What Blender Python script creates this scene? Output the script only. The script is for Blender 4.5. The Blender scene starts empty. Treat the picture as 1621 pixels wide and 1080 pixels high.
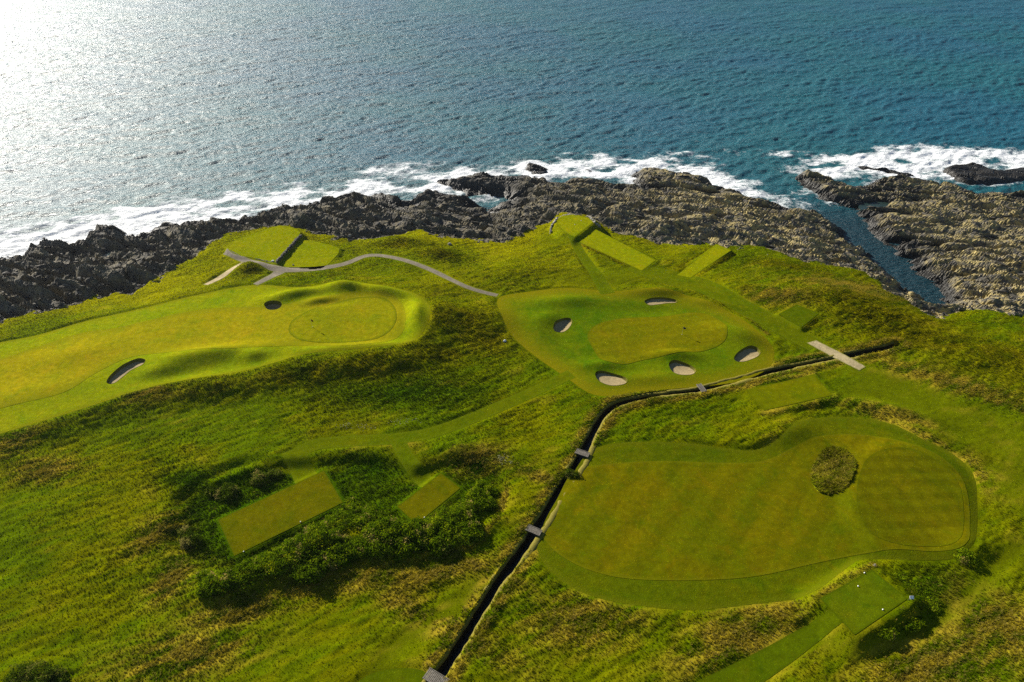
import bpy, bmesh, math, random
import numpy as np
from mathutils import Vector

random.seed(5)
RNG = np.random.default_rng(11)
SC = bpy.context.scene
COL = SC.collection

# ------------------------------------------------------------------ camera
CAM_Z = 105.0
PITCH = math.radians(36.7)
F_PX, CX, CY = 1081.0, 810.5, 540.0
cam_d = bpy.data.cameras.new('camera')
cam_d.sensor_width = 36.0
cam_d.lens = 36.0 * F_PX / 1621.0
cam_d.clip_start = 1.0
cam_d.clip_end = 30000.0
cam = bpy.data.objects.new('camera', cam_d)
cam.location = (0, 0, CAM_Z)
cam.rotation_euler = (math.pi / 2 - PITCH, 0, 0)
COL.objects.link(cam)
SC.camera = cam

# ------------------------------------------------------------------ light
SUN_EL = math.radians(25.5)
SUN_AZ = math.radians(-46.0)          # from +Y towards +X
world = bpy.data.worlds.new('World')
SC.world = world
world.use_nodes = True
wn = world.node_tree
sky = wn.nodes.new('ShaderNodeTexSky')
sky.sky_type = 'NISHITA'
sky.sun_disc = False
sky.sun_elevation = SUN_EL
sky.sun_rotation = SUN_AZ
sky.altitude = 50.0
sky.air_density = 1.0
sky.dust_density = 0.15
sky.ozone_density = 3.0
bg = wn.nodes['Background']
bg.inputs['Strength'].default_value = 0.05
wn.links.new(sky.outputs[0], bg.inputs[0])

sun_d = bpy.data.lights.new('sun', 'SUN')
sun_d.energy = 5.0
sun_d.angle = math.radians(0.6)
sun_d.color = (1.0, 0.93, 0.81)
sun = bpy.data.objects.new('sun', sun_d)
to_sun = Vector((math.sin(SUN_AZ) * math.cos(SUN_EL), math.cos(SUN_AZ) * math.cos(SUN_EL), math.sin(SUN_EL)))
sun.rotation_euler = to_sun.to_track_quat('Z', 'Y').to_euler()
sun.location = (-200, 150, 150)
COL.objects.link(sun)

vs = SC.view_settings
vs.view_transform = 'Standard'
vs.look = 'None'
vs.exposure = 1.12
vs.gamma = 1.0
vs.use_curve_mapping = False
SC.cycles.use_denoising = False
SC.cycles.max_bounces = 6
SC.cycles.sample_clamp_indirect = 1.5
SC.cycles.sample_clamp_direct = 12.0
SC.cycles.transparent_max_bounces = 8

# ------------------------------------------------------------------ noise
_TAB = {}
def _tab(seed):
    if seed not in _TAB:
        _TAB[seed] = np.random.default_rng(seed).random((256, 256)).astype(np.float32)
    return _TAB[seed]

def vn(x, y, seed=0):
    t = _tab(seed)
    xi = np.floor(x).astype(np.int64); yi = np.floor(y).astype(np.int64)
    fx = x - xi; fy = y - yi
    fx = fx * fx * fx * (fx * (fx * 6 - 15) + 10); fy = fy * fy * fy * (fy * (fy * 6 - 15) + 10)
    x0 = xi & 255; x1 = (xi + 1) & 255; y0 = yi & 255; y1 = (yi + 1) & 255
    a = t[x0, y0] * (1 - fx) + t[x1, y0] * fx
    b = t[x0, y1] * (1 - fx) + t[x1, y1] * fx
    return (a * (1 - fy) + b * fy) * 2 - 1

def fbm(x, y, octv=4, seed=0, gain=0.5):
    s = 0; a = 1.0; n = 0; c, sn = math.cos(0.6), math.sin(0.6)
    for o in range(octv):
        s = s + a * vn(x, y, seed + o); n += a
        x, y = (c * x - sn * y) * 2.03 + 13.1, (sn * x + c * y) * 2.03 + 7.7
        a *= gain
    return s / n

def cells(x, y, seed):
    """jittered cells: random height per cell tilted as a facet, and distance to the joint"""
    r = [_tab(seed + k) for k in range(5)]
    xi = np.floor(x).astype(np.int64); yi = np.floor(y).astype(np.int64)
    b1 = np.full(x.shape, 9.0); b2 = np.full(x.shape, 9.0); h = np.zeros(x.shape)
    for dx in (-1, 0, 1):
        for dy in (-1, 0, 1):
            cx = xi + dx; cy = yi + dy; a = cx & 255; b = cy & 255
            ox = x - (cx + 0.1 + 0.8 * r[0][a, b]); oy = y - (cy + 0.1 + 0.8 * r[1][a, b])
            d = ox * ox + oy * oy
            hh = r[2][a, b] + (r[3][a, b] - 0.5) * 0.9 * ox + (r[4][a, b] - 0.2) * 1.1 * oy
            m = d < b1
            b2 = np.where(m, b1, np.minimum(b2, d)); h = np.where(m, hh, h); b1 = np.where(m, d, b1)
    return h, np.sqrt(b2) - np.sqrt(b1)

def sstep(a, b, x):
    t = np.clip((x - a) / (b - a), 0, 1)
    return t * t * (3 - 2 * t)

# ------------------------------------------------------------------ polygons
def smooth(pts, n=5, closed=True):
    p = np.array(pts, float); m = len(p); out = []
    for i in range(m if closed else m - 1):
        if closed:
            a, b, c, d = p[(i - 1) % m], p[i], p[(i + 1) % m], p[(i + 2) % m]
        else:
            a, b, c, d = p[max(i - 1, 0)], p[i], p[i + 1], p[min(i + 2, m - 1)]
        for k in range(n):
            t = k / n
            out.append(0.5 * ((2 * b) + (c - a) * t + (2 * a - 5 * b + 4 * c - d) * t * t + (3 * b - a - 3 * c + d) * t ** 3))
    if not closed:
        out.append(p[-1])
    return np.array(out)

def pdist(poly, x, y, closed=True):
    """signed distance (negative inside) and nearest point"""
    x = np.asarray(x, float); y = np.asarray(y, float)
    A = poly; B = np.roll(poly, -1, 0)
    if not closed:
        A, B = A[:-1], B[:-1]
    D = B - A; L = np.maximum((D * D).sum(1), 1e-12)
    n = x.size; S = len(A)
    out = np.empty(n); px = np.empty(n); py = np.empty(n)
    ch = max(1, int(1.5e6 // S))
    for i in range(0, n, ch):
        X = x[i:i + ch, None]; Y = y[i:i + ch, None]
        ux = X - A[:, 0]; uy = Y - A[:, 1]
        t = np.clip((ux * D[:, 0] + uy * D[:, 1]) / L, 0, 1)
        ex = ux - t * D[:, 0]; ey = uy - t * D[:, 1]
        d2 = ex * ex + ey * ey
        k = d2.argmin(1); r = np.arange(len(k))
        d = np.sqrt(d2[r, k])
        px[i:i + ch] = X[:, 0] - ex[r, k]; py[i:i + ch] = Y[:, 0] - ey[r, k]
        if closed:
            up = (A[:, 1] > Y) != (B[:, 1] > Y)
            with np.errstate(divide='ignore', invalid='ignore'):
                xc = A[:, 0] + (Y - A[:, 1]) * D[:, 0] / np.where(D[:, 1] == 0, 1e-12, D[:, 1])
            ins = ((up & (X < xc)).sum(1) & 1) == 1
            d = np.where(ins, -d, d)
        out[i:i + ch] = d
    return out, px, py

def sd_near(poly, x, y, margin):
    """signed distance near the polygon, +margin elsewhere"""
    x = np.asarray(x, float); y = np.asarray(y, float)
    lo = poly.min(0) - margin; hi = poly.max(0) + margin
    m = (x > lo[0]) & (x < hi[0]) & (y > lo[1]) & (y < hi[1])
    out = np.full(x.shape, float(margin))
    if m.any():
        out[m] = np.minimum(pdist(poly, x[m], y[m])[0], margin)
    return out

# ------------------------------------------------------------------ survey: points of the photograph carried to the ground
_c, _s = math.cos(PITCH), math.sin(PITCH)
def ray(p):
    p = np.asarray(p, float).reshape(-1, 2)
    x = (p[:, 0] - CX) / F_PX; y = -(p[:, 1] - CY) / F_PX
    return np.stack([x, _c + y * _s, -_s + y * _c], 1)

def at_z(p, z):
    d = ray(p); t = (z - CAM_Z) / d[:, 2]
    return np.stack([d[:, 0] * t, d[:, 1] * t], 1)

def at(p, dz=0.0, it=7):
    d = ray(p); z = np.full(len(d), 9.5)
    for _ in range(it):
        t = (z - CAM_Z) / d[:, 2]
        q = np.stack([d[:, 0] * t, d[:, 1] * t], 1)
        z = 0.5 * z + 0.5 * (H(q[:, 0], q[:, 1]) + dz)
    return q

def at1(px, py, dz=0.0):
    q = at([(px, py)], dz)[0]
    return float(q[0]), float(q[1])

shore_px = [(0,400),(40,402),(66,389),(110,386),(122,391),(165,362),(212,376),(266,356),(300,356),(330,362),(366,351),(400,349),
 (440,344),(482,334),(516,319),(560,311),(602,312),(648,316),(662,309),(692,308),(716,316),(738,321),(770,327),(792,326),(803,318),(798,308),
 (772,305),(745,302),(714,296),(704,286),(750,281),(800,279),(842,279),(882,288),(930,289),(976,294),(1001,290),(1006,278),(1036,270),(1080,279),
 (1120,289),(1150,299),(1182,314),(1222,326),(1256,334),(1284,338),(1302,350),(1324,368),(1336,382),(1364,396),(1380,416),(1404,438),
 (1426,458),(1448,472),(1474,482),(1492,482),(1486,456),(1458,430),(1432,408),(1402,382),(1372,352),(1352,334),(1322,322),(1292,304),(1266,288),(1276,277),
 (1310,288),(1340,294),(1400,285),(1440,287),(1480,290),(1510,298),(1536,303),(1562,308),(1621,306)]
shore = np.vstack([at_z(shore_px, 0.3), [(260, 240), (520, 240), (1500, 300), (1500, -900), (-1500, -900), (-1500, 60), (-520, 95), (-262, 150)]])
grass_px = [(0,508),(60,494),(150,474),(225,458),(268,434),(308,406),(334,384),(372,366),(440,357),(478,366),(540,380),(620,374),(660,366),(720,378),
 (790,384),(832,368),(862,352),(890,337),(940,346),(966,366),(1000,372),(1060,386),(1120,386),(1180,392),(1240,402),(1300,418),(1360,432),(1410,462),
 (1450,494),(1490,508),(1540,500),(1570,494),(1621,506)]
grass = np.vstack([at_z(grass_px, 6.5), [(200, 150), (520, 160), (1500, 180), (1500, -890), (-1490, -890), (-1490, 0), (-520, 40), (-232, 105)]])
_a = smooth(shore[:len(shore_px)], 4, False)
_a = _a + np.stack([fbm(_a[:, 0] / 5, _a[:, 1] / 5, 3, 91), fbm(_a[:, 0] / 5 + 40, _a[:, 1] / 5, 3, 95)], 1) * np.array([2.6, 3.0])
shore = np.vstack([_a, shore[len(shore_px):]])
grass = np.vstack([smooth(grass[:len(grass_px)], 3, False), grass[len(grass_px):]])

TERMS = []       # height terms f(x, y, z, dg) -> z
def H0(x, y, ret=False):
    ds = -pdist(shore, x, y)[0]; dg = -pdist(grass, x, y)[0]
    t = np.clip(ds / np.maximum(ds - dg, 0.5), 0, 1)
    rock = np.where(ds > 0, 0.3 + 6.2 * t ** 0.85, 0.3 + 0.55 * np.maximum(ds, -6))
    land = 6.5 + 3.5 * (1 - np.exp(-np.maximum(dg, 0) / 20.0))
    z = np.where(dg > 0, land, rock)
    return (z, ds, dg) if ret else z

def H(x, y, ret=False):
    z, ds, dg = H0(x, y, True)
    for f in TERMS:
        z = f(x, y, z, dg)
    return (z, ds, dg) if ret else z

def mound(px, py, rx, ry, ang, h, dz=0):
    cx, cy = at1(px, py, dz); a = math.radians(ang); ca, sa = math.cos(a), math.sin(a)
    def f(x, y, z, dg):
        dx = x - cx; dy = y - cy
        u = (dx * ca + dy * sa) / rx; v = (-dx * sa + dy * ca) / ry
        return z + h * np.exp(-(u * u + v * v))
    TERMS.append(f)

def platform(poly, h, w):
    TERMS.append(lambda x, y, z, dg: z + h * (1 - sstep(0, w, sd_near(poly, x, y, w))))

def terrace(poly, h, w):
    lvl = float(H(poly[:, 0], poly[:, 1]).mean()) + h
    TERMS.append(lambda x, y, z, dg: z + (lvl - z) * (1 - sstep(0, w, sd_near(poly, x, y, w))))

TERMS.append(lambda x, y, z, dg: z + 0.38 * fbm(x / 21, y / 21, 2, 31) * sstep(0, 30, dg))

# --- left hole: plateau, mounds
F1_px = [(-160,575),(-60,560),(0,543),(60,531),(140,508),(220,490),(320,466),(400,452),(480,456),(540,450),(600,455),(650,466),(675,481),(682,502),(668,532),
 (636,549),(560,558),(485,563),(440,576),(380,591),(300,602),(230,617),(150,642),(80,664),(0,688),(-160,740)]
F1 = smooth(at(F1_px, 1.2), 4)
platform(F1, 1.3, 10.0)
mound(330, 563, 12, 2.8, 12, 1.6); mound(290, 592, 8, 2.2, 14, -0.5); mound(402, 565, 3.0, 2.0, 0, 1.2); mound(250, 588, 4, 2.4, 20, 0.8); mound(120, 560, 9, 4, 20, 0.5); mound(60, 620, 12, 4, 18, 0.4)
mound(468, 468, 7, 2.3, 18, 1.6); mound(500, 478, 4, 1.6, 20, 0.9); mound(545, 456, 4.5, 2.2, -10, 2.0); mound(608, 463, 7, 1.9, -18, 1.7); mound(520, 478, 6, 1.6, 10, -0.5)
mound(660, 500, 2.2, 6, 8, 1.6); mound(642, 508, 1.4, 5, 5, -0.4); mound(560, 552, 13, 1.6, 5, 0.8)
mound(745, 508, 13, 7, 10, 2.0); mound(700, 458, 9, 5, -10, 1.0); mound(610, 572, 14, 4, 8, 1.0)
mound(470, 590, 9, 4.2, 8, 0.9); mound(330, 617, 11, 3.6, 10, 0.8)
mound(396, 428, 4.5, 3.2, 10, 2.0); mound(490, 440, 9, 2.2, 4, 0.8)
mound(632, 384, 7, 3, -5, 1.4); mound(694, 402, 6, 2.6, -20, 1.1); mound(560, 376, 6, 2.5, 0, .6)
# --- middle green
mound(1044, 464, 8, 2.2, -4, 1.5); mound(1030, 492, 8, 2.2, 0, -0.4); mound(900, 478, 8, 2.6, 0, 1.1); mound(1172, 532, 7, 3, -30, 1.5); mound(850, 520, 3, 6, 25, 0.8); mound(1120, 480, 6, 2, -20, 0.8)
mound(1070, 563, 5, 1.8, -5, 1.1); mound(952, 579, 5, 1.8, 0, 0.9); mound(868, 505, 3.0, 3.0, 0, 0.9); mound(1020, 600, 9, 2, 4, 0.5)
mound(830, 430, 12, 5, 0, 1.0); mound(985, 440, 10, 3, -20, 0.6)
# --- right rough and ridges
mound(1320, 470, 16, 6, -12, 1.8); mound(1430, 510, 16, 7, -14, 1.8); mound(1540, 570, 18, 7, -12, 1.5); mound(1240, 430, 9, 5, -15, 1.0)
mound(1395, 648, 9, 2.2, -22, 1.5); mound(1475, 690, 7, 2.0, -35, 1.0); mound(1250, 684, 5, 3, 20, 0.9); mound(1150, 690, 9, 3, 0, 0.6)
mound(1530, 868, 3.5, 2.6, 10, 1.1)
mound(885, 775, 2.2, 5, -25, -0.35)
# --- bank of brambles
for q in [(330, 935, .7), (400, 920, .9), (470, 890, 1.1), (545, 852, 1.3), (620, 856, 1.1), (690, 850, 1.1), (745, 818, 1.2)]:
    mound(q[0], q[1], 4.5, 3.0, 18, q[2])
mound(62, 1066, 4, 2.5, 0, 0.8)

BASIN = smooth(at([(285,850),(292,800),(330,768),(390,742),(455,745),(500,742),(560,738),(612,744),(655,760),(700,742),(745,745),(778,760),(795,790),(770,815),(720,835),(650,835),(600,830),(540,830),(470,868),(390,905),(330,898)], -0.8), 4)
platform(BASIN, -1.1, 3.0)
mound(350, 766, 5, 1.6, 22, 0.9); mound(405, 744, 4, 1.4, 18, 0.8); mound(730, 712, 6, 1.6, -10, 0.7); mound(283, 815, 2, 4, -20, 0.7)
TEES = {}
def tee(key, px, dz, w, sm=0):
    p = at(px, dz)
    if sm: p = smooth(p, sm)
    TEES[key] = p; terrace(p, dz, w); return p
tee('a', [(361,394),(370,383),(396,373),(430,363),(452,362),(476,372),(456,393),(437,413),(404,405),(374,402)], 1.1, 1.6, 3)
tee('b', [(443,417),(461,400),(479,384),(508,388),(538,396),(528,410),(508,424),(475,423)], 0.3, 1.2, 2)
tee('c', [(881,354),(886,347),(894,342.5),(906,340.5),(928,345.5),(942,352),(910,372),(895,366)], 2.2, 3.2, 0)
tee('d', [(917,382),(943,366),(1038,413),(1016,427)], 0.4, 1.5)
tee('e', [(1072,432),(1134,391),(1157,399),(1094,436)], 0.6, 1.5)
tee('f', [(1232,498),(1262,481),(1296,497),(1268,520)], 0.4, 1.2)
tee('g', [(1181,617),(1210,650),(1319,625),(1288,595)], 0.3, 2.5)
tee('h', [(1298,948),(1353,1006),(1437,948),(1380,902)], 1.8, 4.0)
tee('i', [(345,823),(371,881),(543,796),(513,745)], 0.55, 1.3)
tee('j', [(629,803),(659,829),(729,773),(698,750)], 0.6, 1.3)

G3 = smooth(at([(1370,730),(1400,712),(1440,711),(1480,728),(1506,750),(1521,778),(1525,830),(1514,858),(1470,866),(1420,862),(1380,846),(1360,815),(1356,772)], .5), 4)
platform(G3, 0.6, 4.0)

# --- mown areas
F2 = smooth(at([(788,473),(830,463),(900,456),(960,461),(1040,456),(1080,465),(1130,480),(1182,510),(1216,540),(1226,560),(1215,584),(1170,604),
 (1100,613),(1020,619),(965,627),(932,622),(895,597),(850,566),(815,536),(797,506)]), 4)
F3 = smooth(at([(921,728),(945,708),(1000,700),(1090,702),(1150,710),(1192,713),(1230,695),(1270,666),(1330,660),(1400,668),(1460,695),(1510,720),(1541,752),
 (1547,800),(1545,850),(1520,880),(1460,887),(1372,885),(1340,900),(1292,935),(1250,950),(1180,958),(1100,966),(1020,960),(940,945),(884,915),(854,880),
 (853,848),(885,790)]), 4)
F1i = smooth(at([(-160,640),(-40,585),(40,556),(130,527),(185,519),(320,490),(420,486),(460,480),(520,468),(570,462),(625,468),(642,500),(628,536),(560,548),(480,548),(430,549),(350,553),
 (250,560),(200,568),(150,592),(100,622),(0,647),(-160,700)]), 4)
F3i = smooth(at([(908,747),(960,735),(1050,730),(1160,733),(1212,729),(1262,705),(1300,690),(1360,688),(1420,697),(1480,718),(1516,748),(1531,780),(1535,830),(1528,862),
 (1480,873),(1400,871),(1300,890),(1200,912),(1100,919),(1000,917),(940,905),(897,886),(868,862),(858,838),(882,790)]), 4)
G1 = smooth(at([(457,520),(466,505),(500,488),(555,473),(598,470),(620,480),(628,500),(621,520),(600,535),(570,541),(520,543),(480,540),(461,531)]), 4)
G2 = smooth(at([(930,530),(945,514),(980,505),(1050,501),(1090,495),(1122,498),(1146,512),(1151,530),(1141,545),(1118,555),(1080,558),(1020,570),(985,577),(955,571),(938,551)]), 4)
APRON = smooth(at([(560,1090),(585,1068),(620,1059),(650,1058),(676,1066),(672,1090),(640,1130),(580,1130)]), 4)
ISLE = smooth(at([(1284,762),(1286,742),(1298,720),(1312,708),(1332,709),(1349,722),(1353,738),(1345,760),(1330,778),(1310,783),(1294,778)]), 4)

BUNK = {
 'a': [(418,482),(424,477),(436,476),(445,479),(445,485),(438,490),(424,490)],
 'b': [(169,603),(178,591),(196,577),(218,568),(230,570),(226,577),(208,586),(194,597),(182,606),(172,608)],
 'c': [(1020,477),(1030,472),(1050,471),(1068,474),(1072,479),(1056,480),(1042,482),(1028,483)],
 'd': [(876,516),(882,507),(898,503),(906,508),(900,520),(890,526),(878,524)],
 'e': [(942,592),(949,587),(966,590),(986,596),(994,603),(985,609),(965,610),(948,603)],
 'f': [(1059,575),(1069,570),(1090,577),(1102,586),(1095,593),(1075,593),(1063,587)],
 'g': [(1162,566),(1170,556),(1184,548),(1196,549),(1204,557),(1198,565),(1180,572),(1166,572)]}
BUNK = {k: smooth(at(v), 5) for k, v in BUNK.items()}

def ribbon(px, w, n=4, dz=0):
    c = smooth(at(px, dz), n, False); w = np.interp(np.linspace(0, 1, len(c)), np.linspace(0, 1, len(np.atleast_1d(w))), np.atleast_1d(w))
    d = np.gradient(c, axis=0); d /= np.linalg.norm(d, axis=1)[:, None]
    nrm = np.stack([-d[:, 1], d[:, 0]], 1) * w[:, None] / 2
    return np.vstack([c + nrm, (c - nrm)[::-1]])
PATHS = {
 'main': ribbon([(905,592),(860,613),(800,640),(700,680),(640,693),(560,698),(505,703),(470,716)], 3.0),
 'toI': ribbon([(462,712),(474,735),(492,772)], [4.2, 4.0, 4.4]),
 'toJ': ribbon([(628,694),(642,722),(662,750),(694,776)], [3.0, 2.8, 2.8, 4.0]),
 'toH': ribbon([(1090,1115),(1160,1080),(1235,1036),(1290,1000),(1328,974)], [4.4, 4.2, 3.4, 2.6, 2.2]),
 'toC': ribbon([(904,364),(912,388),(930,416),(950,446),(962,465)], [3.4, 2.6, 3.0, 3.4, 4.0]),
 'walk': ribbon([(1000,421),(1050,437),(1110,452),(1170,482),(1230,514),(1292,548)], [5, 8, 8, 6.5, 6, 6])}
GRAVEL = ribbon([(356,399),(378,408),(412,416),(442,426),(500,426),(545,418),(580,405),(612,406),(650,415),(690,431),(735,453),(788,468)], [1.6, 1.9, 2.8, 3.8, 2.6, 2.2, 2.2, 2.0, 2.0, 2.0, 2.0, 1.7])
GRAVEL2 = ribbon([(446,427),(430,438),(404,451)], [3.4, 2.6, 1.8])
SAND = ribbon([(394,412),(362,430),(325,451)], [2.4, 2.4, 2.0])
TRACK = at([(1277,543),(1292,539),(1334,560),(1371,581),(1360,587),(1318,566)])
DITCH_HW = 0.85
DITCH1 = smooth(at([(640,1150),(702,1060),(746,990),(791,920),(838,853),(882,783),(914,734),(936,691),(953,660),(972,643),(1010,631),(1070,622),(1112,616),(1160,604),(1230,586),(1300,571),(1324,566)]), 4, False)
DITCH2 = smooth(at([(1342,563),(1370,557),(1400,551),(1420,545)]), 4, False)

FR_ = smooth(at([(1376,583),(1440,602),(1520,632),(1600,655),(1700,690),(1740,800),(1680,800),(1610,752),(1545,712),(1500,684),(1440,655),(1400,640),(1345,632),(1330,610)]), 4)
MOWN = [F1, F2, F3, APRON] + list(TEES.values()) + list(PATHS.values())
HARD = [GRAVEL, GRAVEL2, SAND, TRACK]

# ------------------------------------------------------------------ materials
def mat(name):
    m = bpy.data.materials.new(name); m.use_nodes = True
    n = m.node_tree.nodes; l = m.node_tree.links
    return m, n, l, n['Principled BSDF']

def nd(n, t, **k):
    o = n.new(t)
    for a, v in k.items():
        setattr(o, a, v)
    return o

def noise(n, l, scale, detail=3, rough=0.55, vec=None, dist=0.0):
    t = nd(n, 'ShaderNodeTexNoise'); t.inputs['Scale'].default_value = scale; t.inputs['Detail'].default_value = detail
    t.inputs['Roughness'].default_value = rough; t.inputs['Distortion'].default_value = dist
    if vec is not None: l.new(vec, t.inputs['Vector'])
    return t

def ramp(n, l, src, stops):
    r = nd(n, 'ShaderNodeValToRGB'); e = r.color_ramp.elements
    while len(e) < len(stops): e.new(0.5)
    for i, (p, c) in enumerate(stops):
        e[i].position = p; e[i].color = (c, c, c, 1) if isinstance(c, (int, float)) else (*c, 1)
    l.new(src, r.inputs[0]); return r

def mixc(n, l, a, b, fac=None, mode='MIX', f=0.5):
    m = nd(n, 'ShaderNodeMix', data_type='RGBA', blend_type=mode)
    m.inputs[0].default_value = f
    if fac is not None: l.new(fac, m.inputs[0])
    for s, v in ((m.inputs[6], a), (m.inputs[7], b)):
        if isinstance(v, tuple): s.default_value = (*v, 1)
        else: l.new(v, s)
    return m.outputs[2]

def bump(n, l, src, p, strength, dist, prev=None):
    b = nd(n, 'ShaderNodeBump'); b.inputs['Strength'].default_value = strength; b.inputs['Distance'].default_value = dist
    l.new(src, b.inputs['Height'])
    if prev is not None: l.new(prev, b.inputs['Normal'])
    l.new(b.outputs[0], p.inputs['Normal']); return b.outputs[0]

def wpos(n): return nd(n, 'ShaderNodeNewGeometry').outputs['Position']

def rot_coord(n, l, ang, sc=(1, 1, 1)):
    m = nd(n, 'ShaderNodeMapping'); m.inputs['Rotation'].default_value = (0, 0, math.radians(ang)); m.inputs['Scale'].default_value = sc
    l.new(wpos(n), m.inputs['Vector']); return m.outputs[0]

def edge_mix(n, l, base, col, width, jit, amt):
    """grass creeping in from the border"""
    at_ = nd(n, 'ShaderNodeAttribute', attribute_name='edge'); j = noise(n, l, 0.8, 5, 0.7, wpos(n))
    m1 = nd(n, 'ShaderNodeMath', operation='MULTIPLY_ADD'); l.new(j.outputs[0], m1.inputs[0]); m1.inputs[1].default_value = jit * 2; m1.inputs[2].default_value = -jit
    m2 = nd(n, 'ShaderNodeMath', operation='ADD'); l.new(at_.outputs['Fac'], m2.inputs[0]); l.new(m1.outputs[0], m2.inputs[1])
    mr = nd(n, 'ShaderNodeMapRange'); mr.inputs[1].default_value = 0.0; mr.inputs[2].default_value = width; mr.inputs[3].default_value = amt; mr.inputs[4].default_value = 0.0
    l.new(m2.outputs[0], mr.inputs[0]); return mixc(n, l, base, col, mr.outputs[0])

def mown_mat(name, ca, cb, stripe=None, stripe2=None, sheen=0.0, fuzz=0.03, edge=None):
    m, n, l, p = mat(name)
    pos = wpos(n)
    a = noise(n, l, 0.07, 5, 0.65, pos, 0.6); a2 = noise(n, l, 0.22, 5, 0.7, pos, 0.4); b = noise(n, l, 0.9, 5, 0.75, pos); d = noise(n, l, 5.0, 3, 0.7, pos)
    base = mixc(n, l, ca, cb, ramp(n, l, a.outputs[0], [(0.38, 0.0), (0.62, 1.0)]).outputs[0])
    # greener, lusher patches and worn, drier ones
    lush = ramp(n, l, a2.outputs[0], [(0.30, 0.75), (0.47, 0.0)]).outputs[0]
    base = mixc(n, l, base, (cb[0] * 0.70, cb[1] * 0.90, cb[2]), lush)
    worn = ramp(n, l, a2.outputs[0], [(0.54, 0.0), (0.72, 0.8)]).outputs[0]
    base = mixc(n, l, base, (ca[0] * 1.28, ca[1] * 1.08, ca[2] * 1.6), worn)
    k = ramp(n, l, b.outputs[0], [(0.25, 0.66), (0.75, 1.32)]).outputs[0]
    base = mixc(n, l, base, k, None, 'MULTIPLY', 1.0)
    k = ramp(n, l, d.outputs[0], [(0.2, 0.74), (0.8, 1.26)]).outputs[0]
    base = mixc(n, l, base, k, None, 'MULTIPLY', 1.0)
    for st in (stripe, stripe2):
        if st:
            ang, period, amt = st
            c = rot_coord(n, l, ang)
            wv = nd(n, 'ShaderNodeTexWave', wave_type='BANDS', bands_direction='X', wave_profile='SIN')
            wv.inputs['Scale'].default_value = 0.314 / period
            wv.inputs['Distortion'].default_value = 1.2; wv.inputs['Detail'].default_value = 3; wv.inputs['Detail Scale'].default_value = 0.5
            l.new(c, wv.inputs['Vector'])
            k = ramp(n, l, wv.outputs['Fac'], [(0.30, 1 - amt), (0.70, 1 + amt * 0.4)]).outputs[0]
            base = mixc(n, l, base, k, None, 'MULTIPLY', 1.0)
    if edge: base = edge_mix(n, l, base, *edge)
    l.new(base, p.inputs['Base Color'])
    p.inputs['Roughness'].default_value = 0.95; p.inputs['Specular IOR Level'].default_value = 0.0
    p.inputs['Sheen Weight'].default_value = sheen; p.inputs['Sheen Roughness'].default_value = 0.5
    p.inputs['Sheen Tint'].default_value = (0.8, 0.85, 0.03, 1)
    nb = bump(n, l, d.outputs[0], p, 0.7, fuzz * 1.6)
    bump(n, l, b.outputs[0], p, 0.5, fuzz * 2.5, nb)
    return m

M = {}
RE = (0.115, 0.125, 0.002)
M['green1'] = mown_mat('putting turf olive', (0.178, 0.172, 0.002), (0.160, 0.166, 0.002), edge=((0.085, 0.105, 0.002), 0.7, 0.05, 0.75))
M['green2'] = mown_mat('putting turf', (0.125, 0.116, 0.001), (0.108, 0.110, 0.001), stripe=(80, 3.0, 0.05), edge=((0.075, 0.090, 0.002), 0.6, 0.05, 0.6))
M['green3'] = mown_mat('putting turf striped', (0.088, 0.082, 0.0006), (0.074, 0.080, 0.0006), stripe=(88, 3.0, 0.10), stripe2=(-2, 3.0, 0.05), edge=((0.060, 0.075, 0.001), 0.6, 0.05, 0.5))
M['fair1'] = mown_mat('fairway turf backlit', (0.228, 0.196, 0.003), (0.205, 0.190, 0.003), edge=((0.150, 0.158, 0.003), 2.5, 1.0, 0.7))  # base colour raised to stand for the backlit glow of the left fairway
M['fair3'] = mown_mat('fairway turf striped', (0.106, 0.094, 0.0006), (0.080, 0.090, 0.0006), stripe=(38, 5.0, 0.09), edge=((0.105, 0.108, 0.002), 0.6, 0.1, 0.7))
M['semi1'] = mown_mat('semi rough turf left', (0.192, 0.205, 0.002), (0.150, 0.190, 0.002), fuzz=0.06, edge=((0.150, 0.150, 0.003), 1.6, 1.0, 0.9))
M['semi2'] = mown_mat('semi rough turf', (0.090, 0.122, 0.001), (0.054, 0.102, 0.001), fuzz=0.06, edge=((0.150, 0.128, 0.002), 6.5, 3.5, 0.9))
M['semi3'] = mown_mat('semi rough turf right', (0.078, 0.088, 0.0006), (0.058, 0.080, 0.0006), fuzz=0.06, edge=((0.085, 0.095, 0.002), 1.2, 0.8, 0.8))
M['tee_right'] = mown_mat('tee turf right', (0.112, 0.116, 0.0006), (0.096, 0.110, 0.0006), edge=((0.075, 0.09, 0.001), 0.4, 0.15, 0.6))
M['tee_sea'] = mown_mat('tee turf bright', (0.185, 0.190, 0.001), (0.160, 0.180, 0.001), edge=((0.10, 0.13, 0.002), 0.5, 0.2, 0.5))
M['tee_olive'] = mown_mat('tee turf olive', (0.092, 0.086, 0.0006), (0.078, 0.082, 0.0006), edge=((0.060, 0.075, 0.001), 0.4, 0.15, 0.8))
M['tee_dark'] = mown_mat('tee turf dark', (0.064, 0.086, 0.0006), (0.054, 0.080, 0.0006), edge=((0.05, 0.07, 0.001), 0.5, 0.2, 0.7))
M['tee_mid'] = mown_mat('tee turf mid green', (0.080, 0.100, 0.001), (0.060, 0.092, 0.001), edge=((0.045, 0.065, 0.001), 0.4, 0.15, 0.8))
M['path_grass'] = mown_mat('mown path turf', (0.088, 0.104, 0.0006), (0.070, 0.096, 0.0006), fuzz=0.05, edge=((0.085, 0.11, 0.002), 0.7, 0.5, 0.8))

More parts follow.
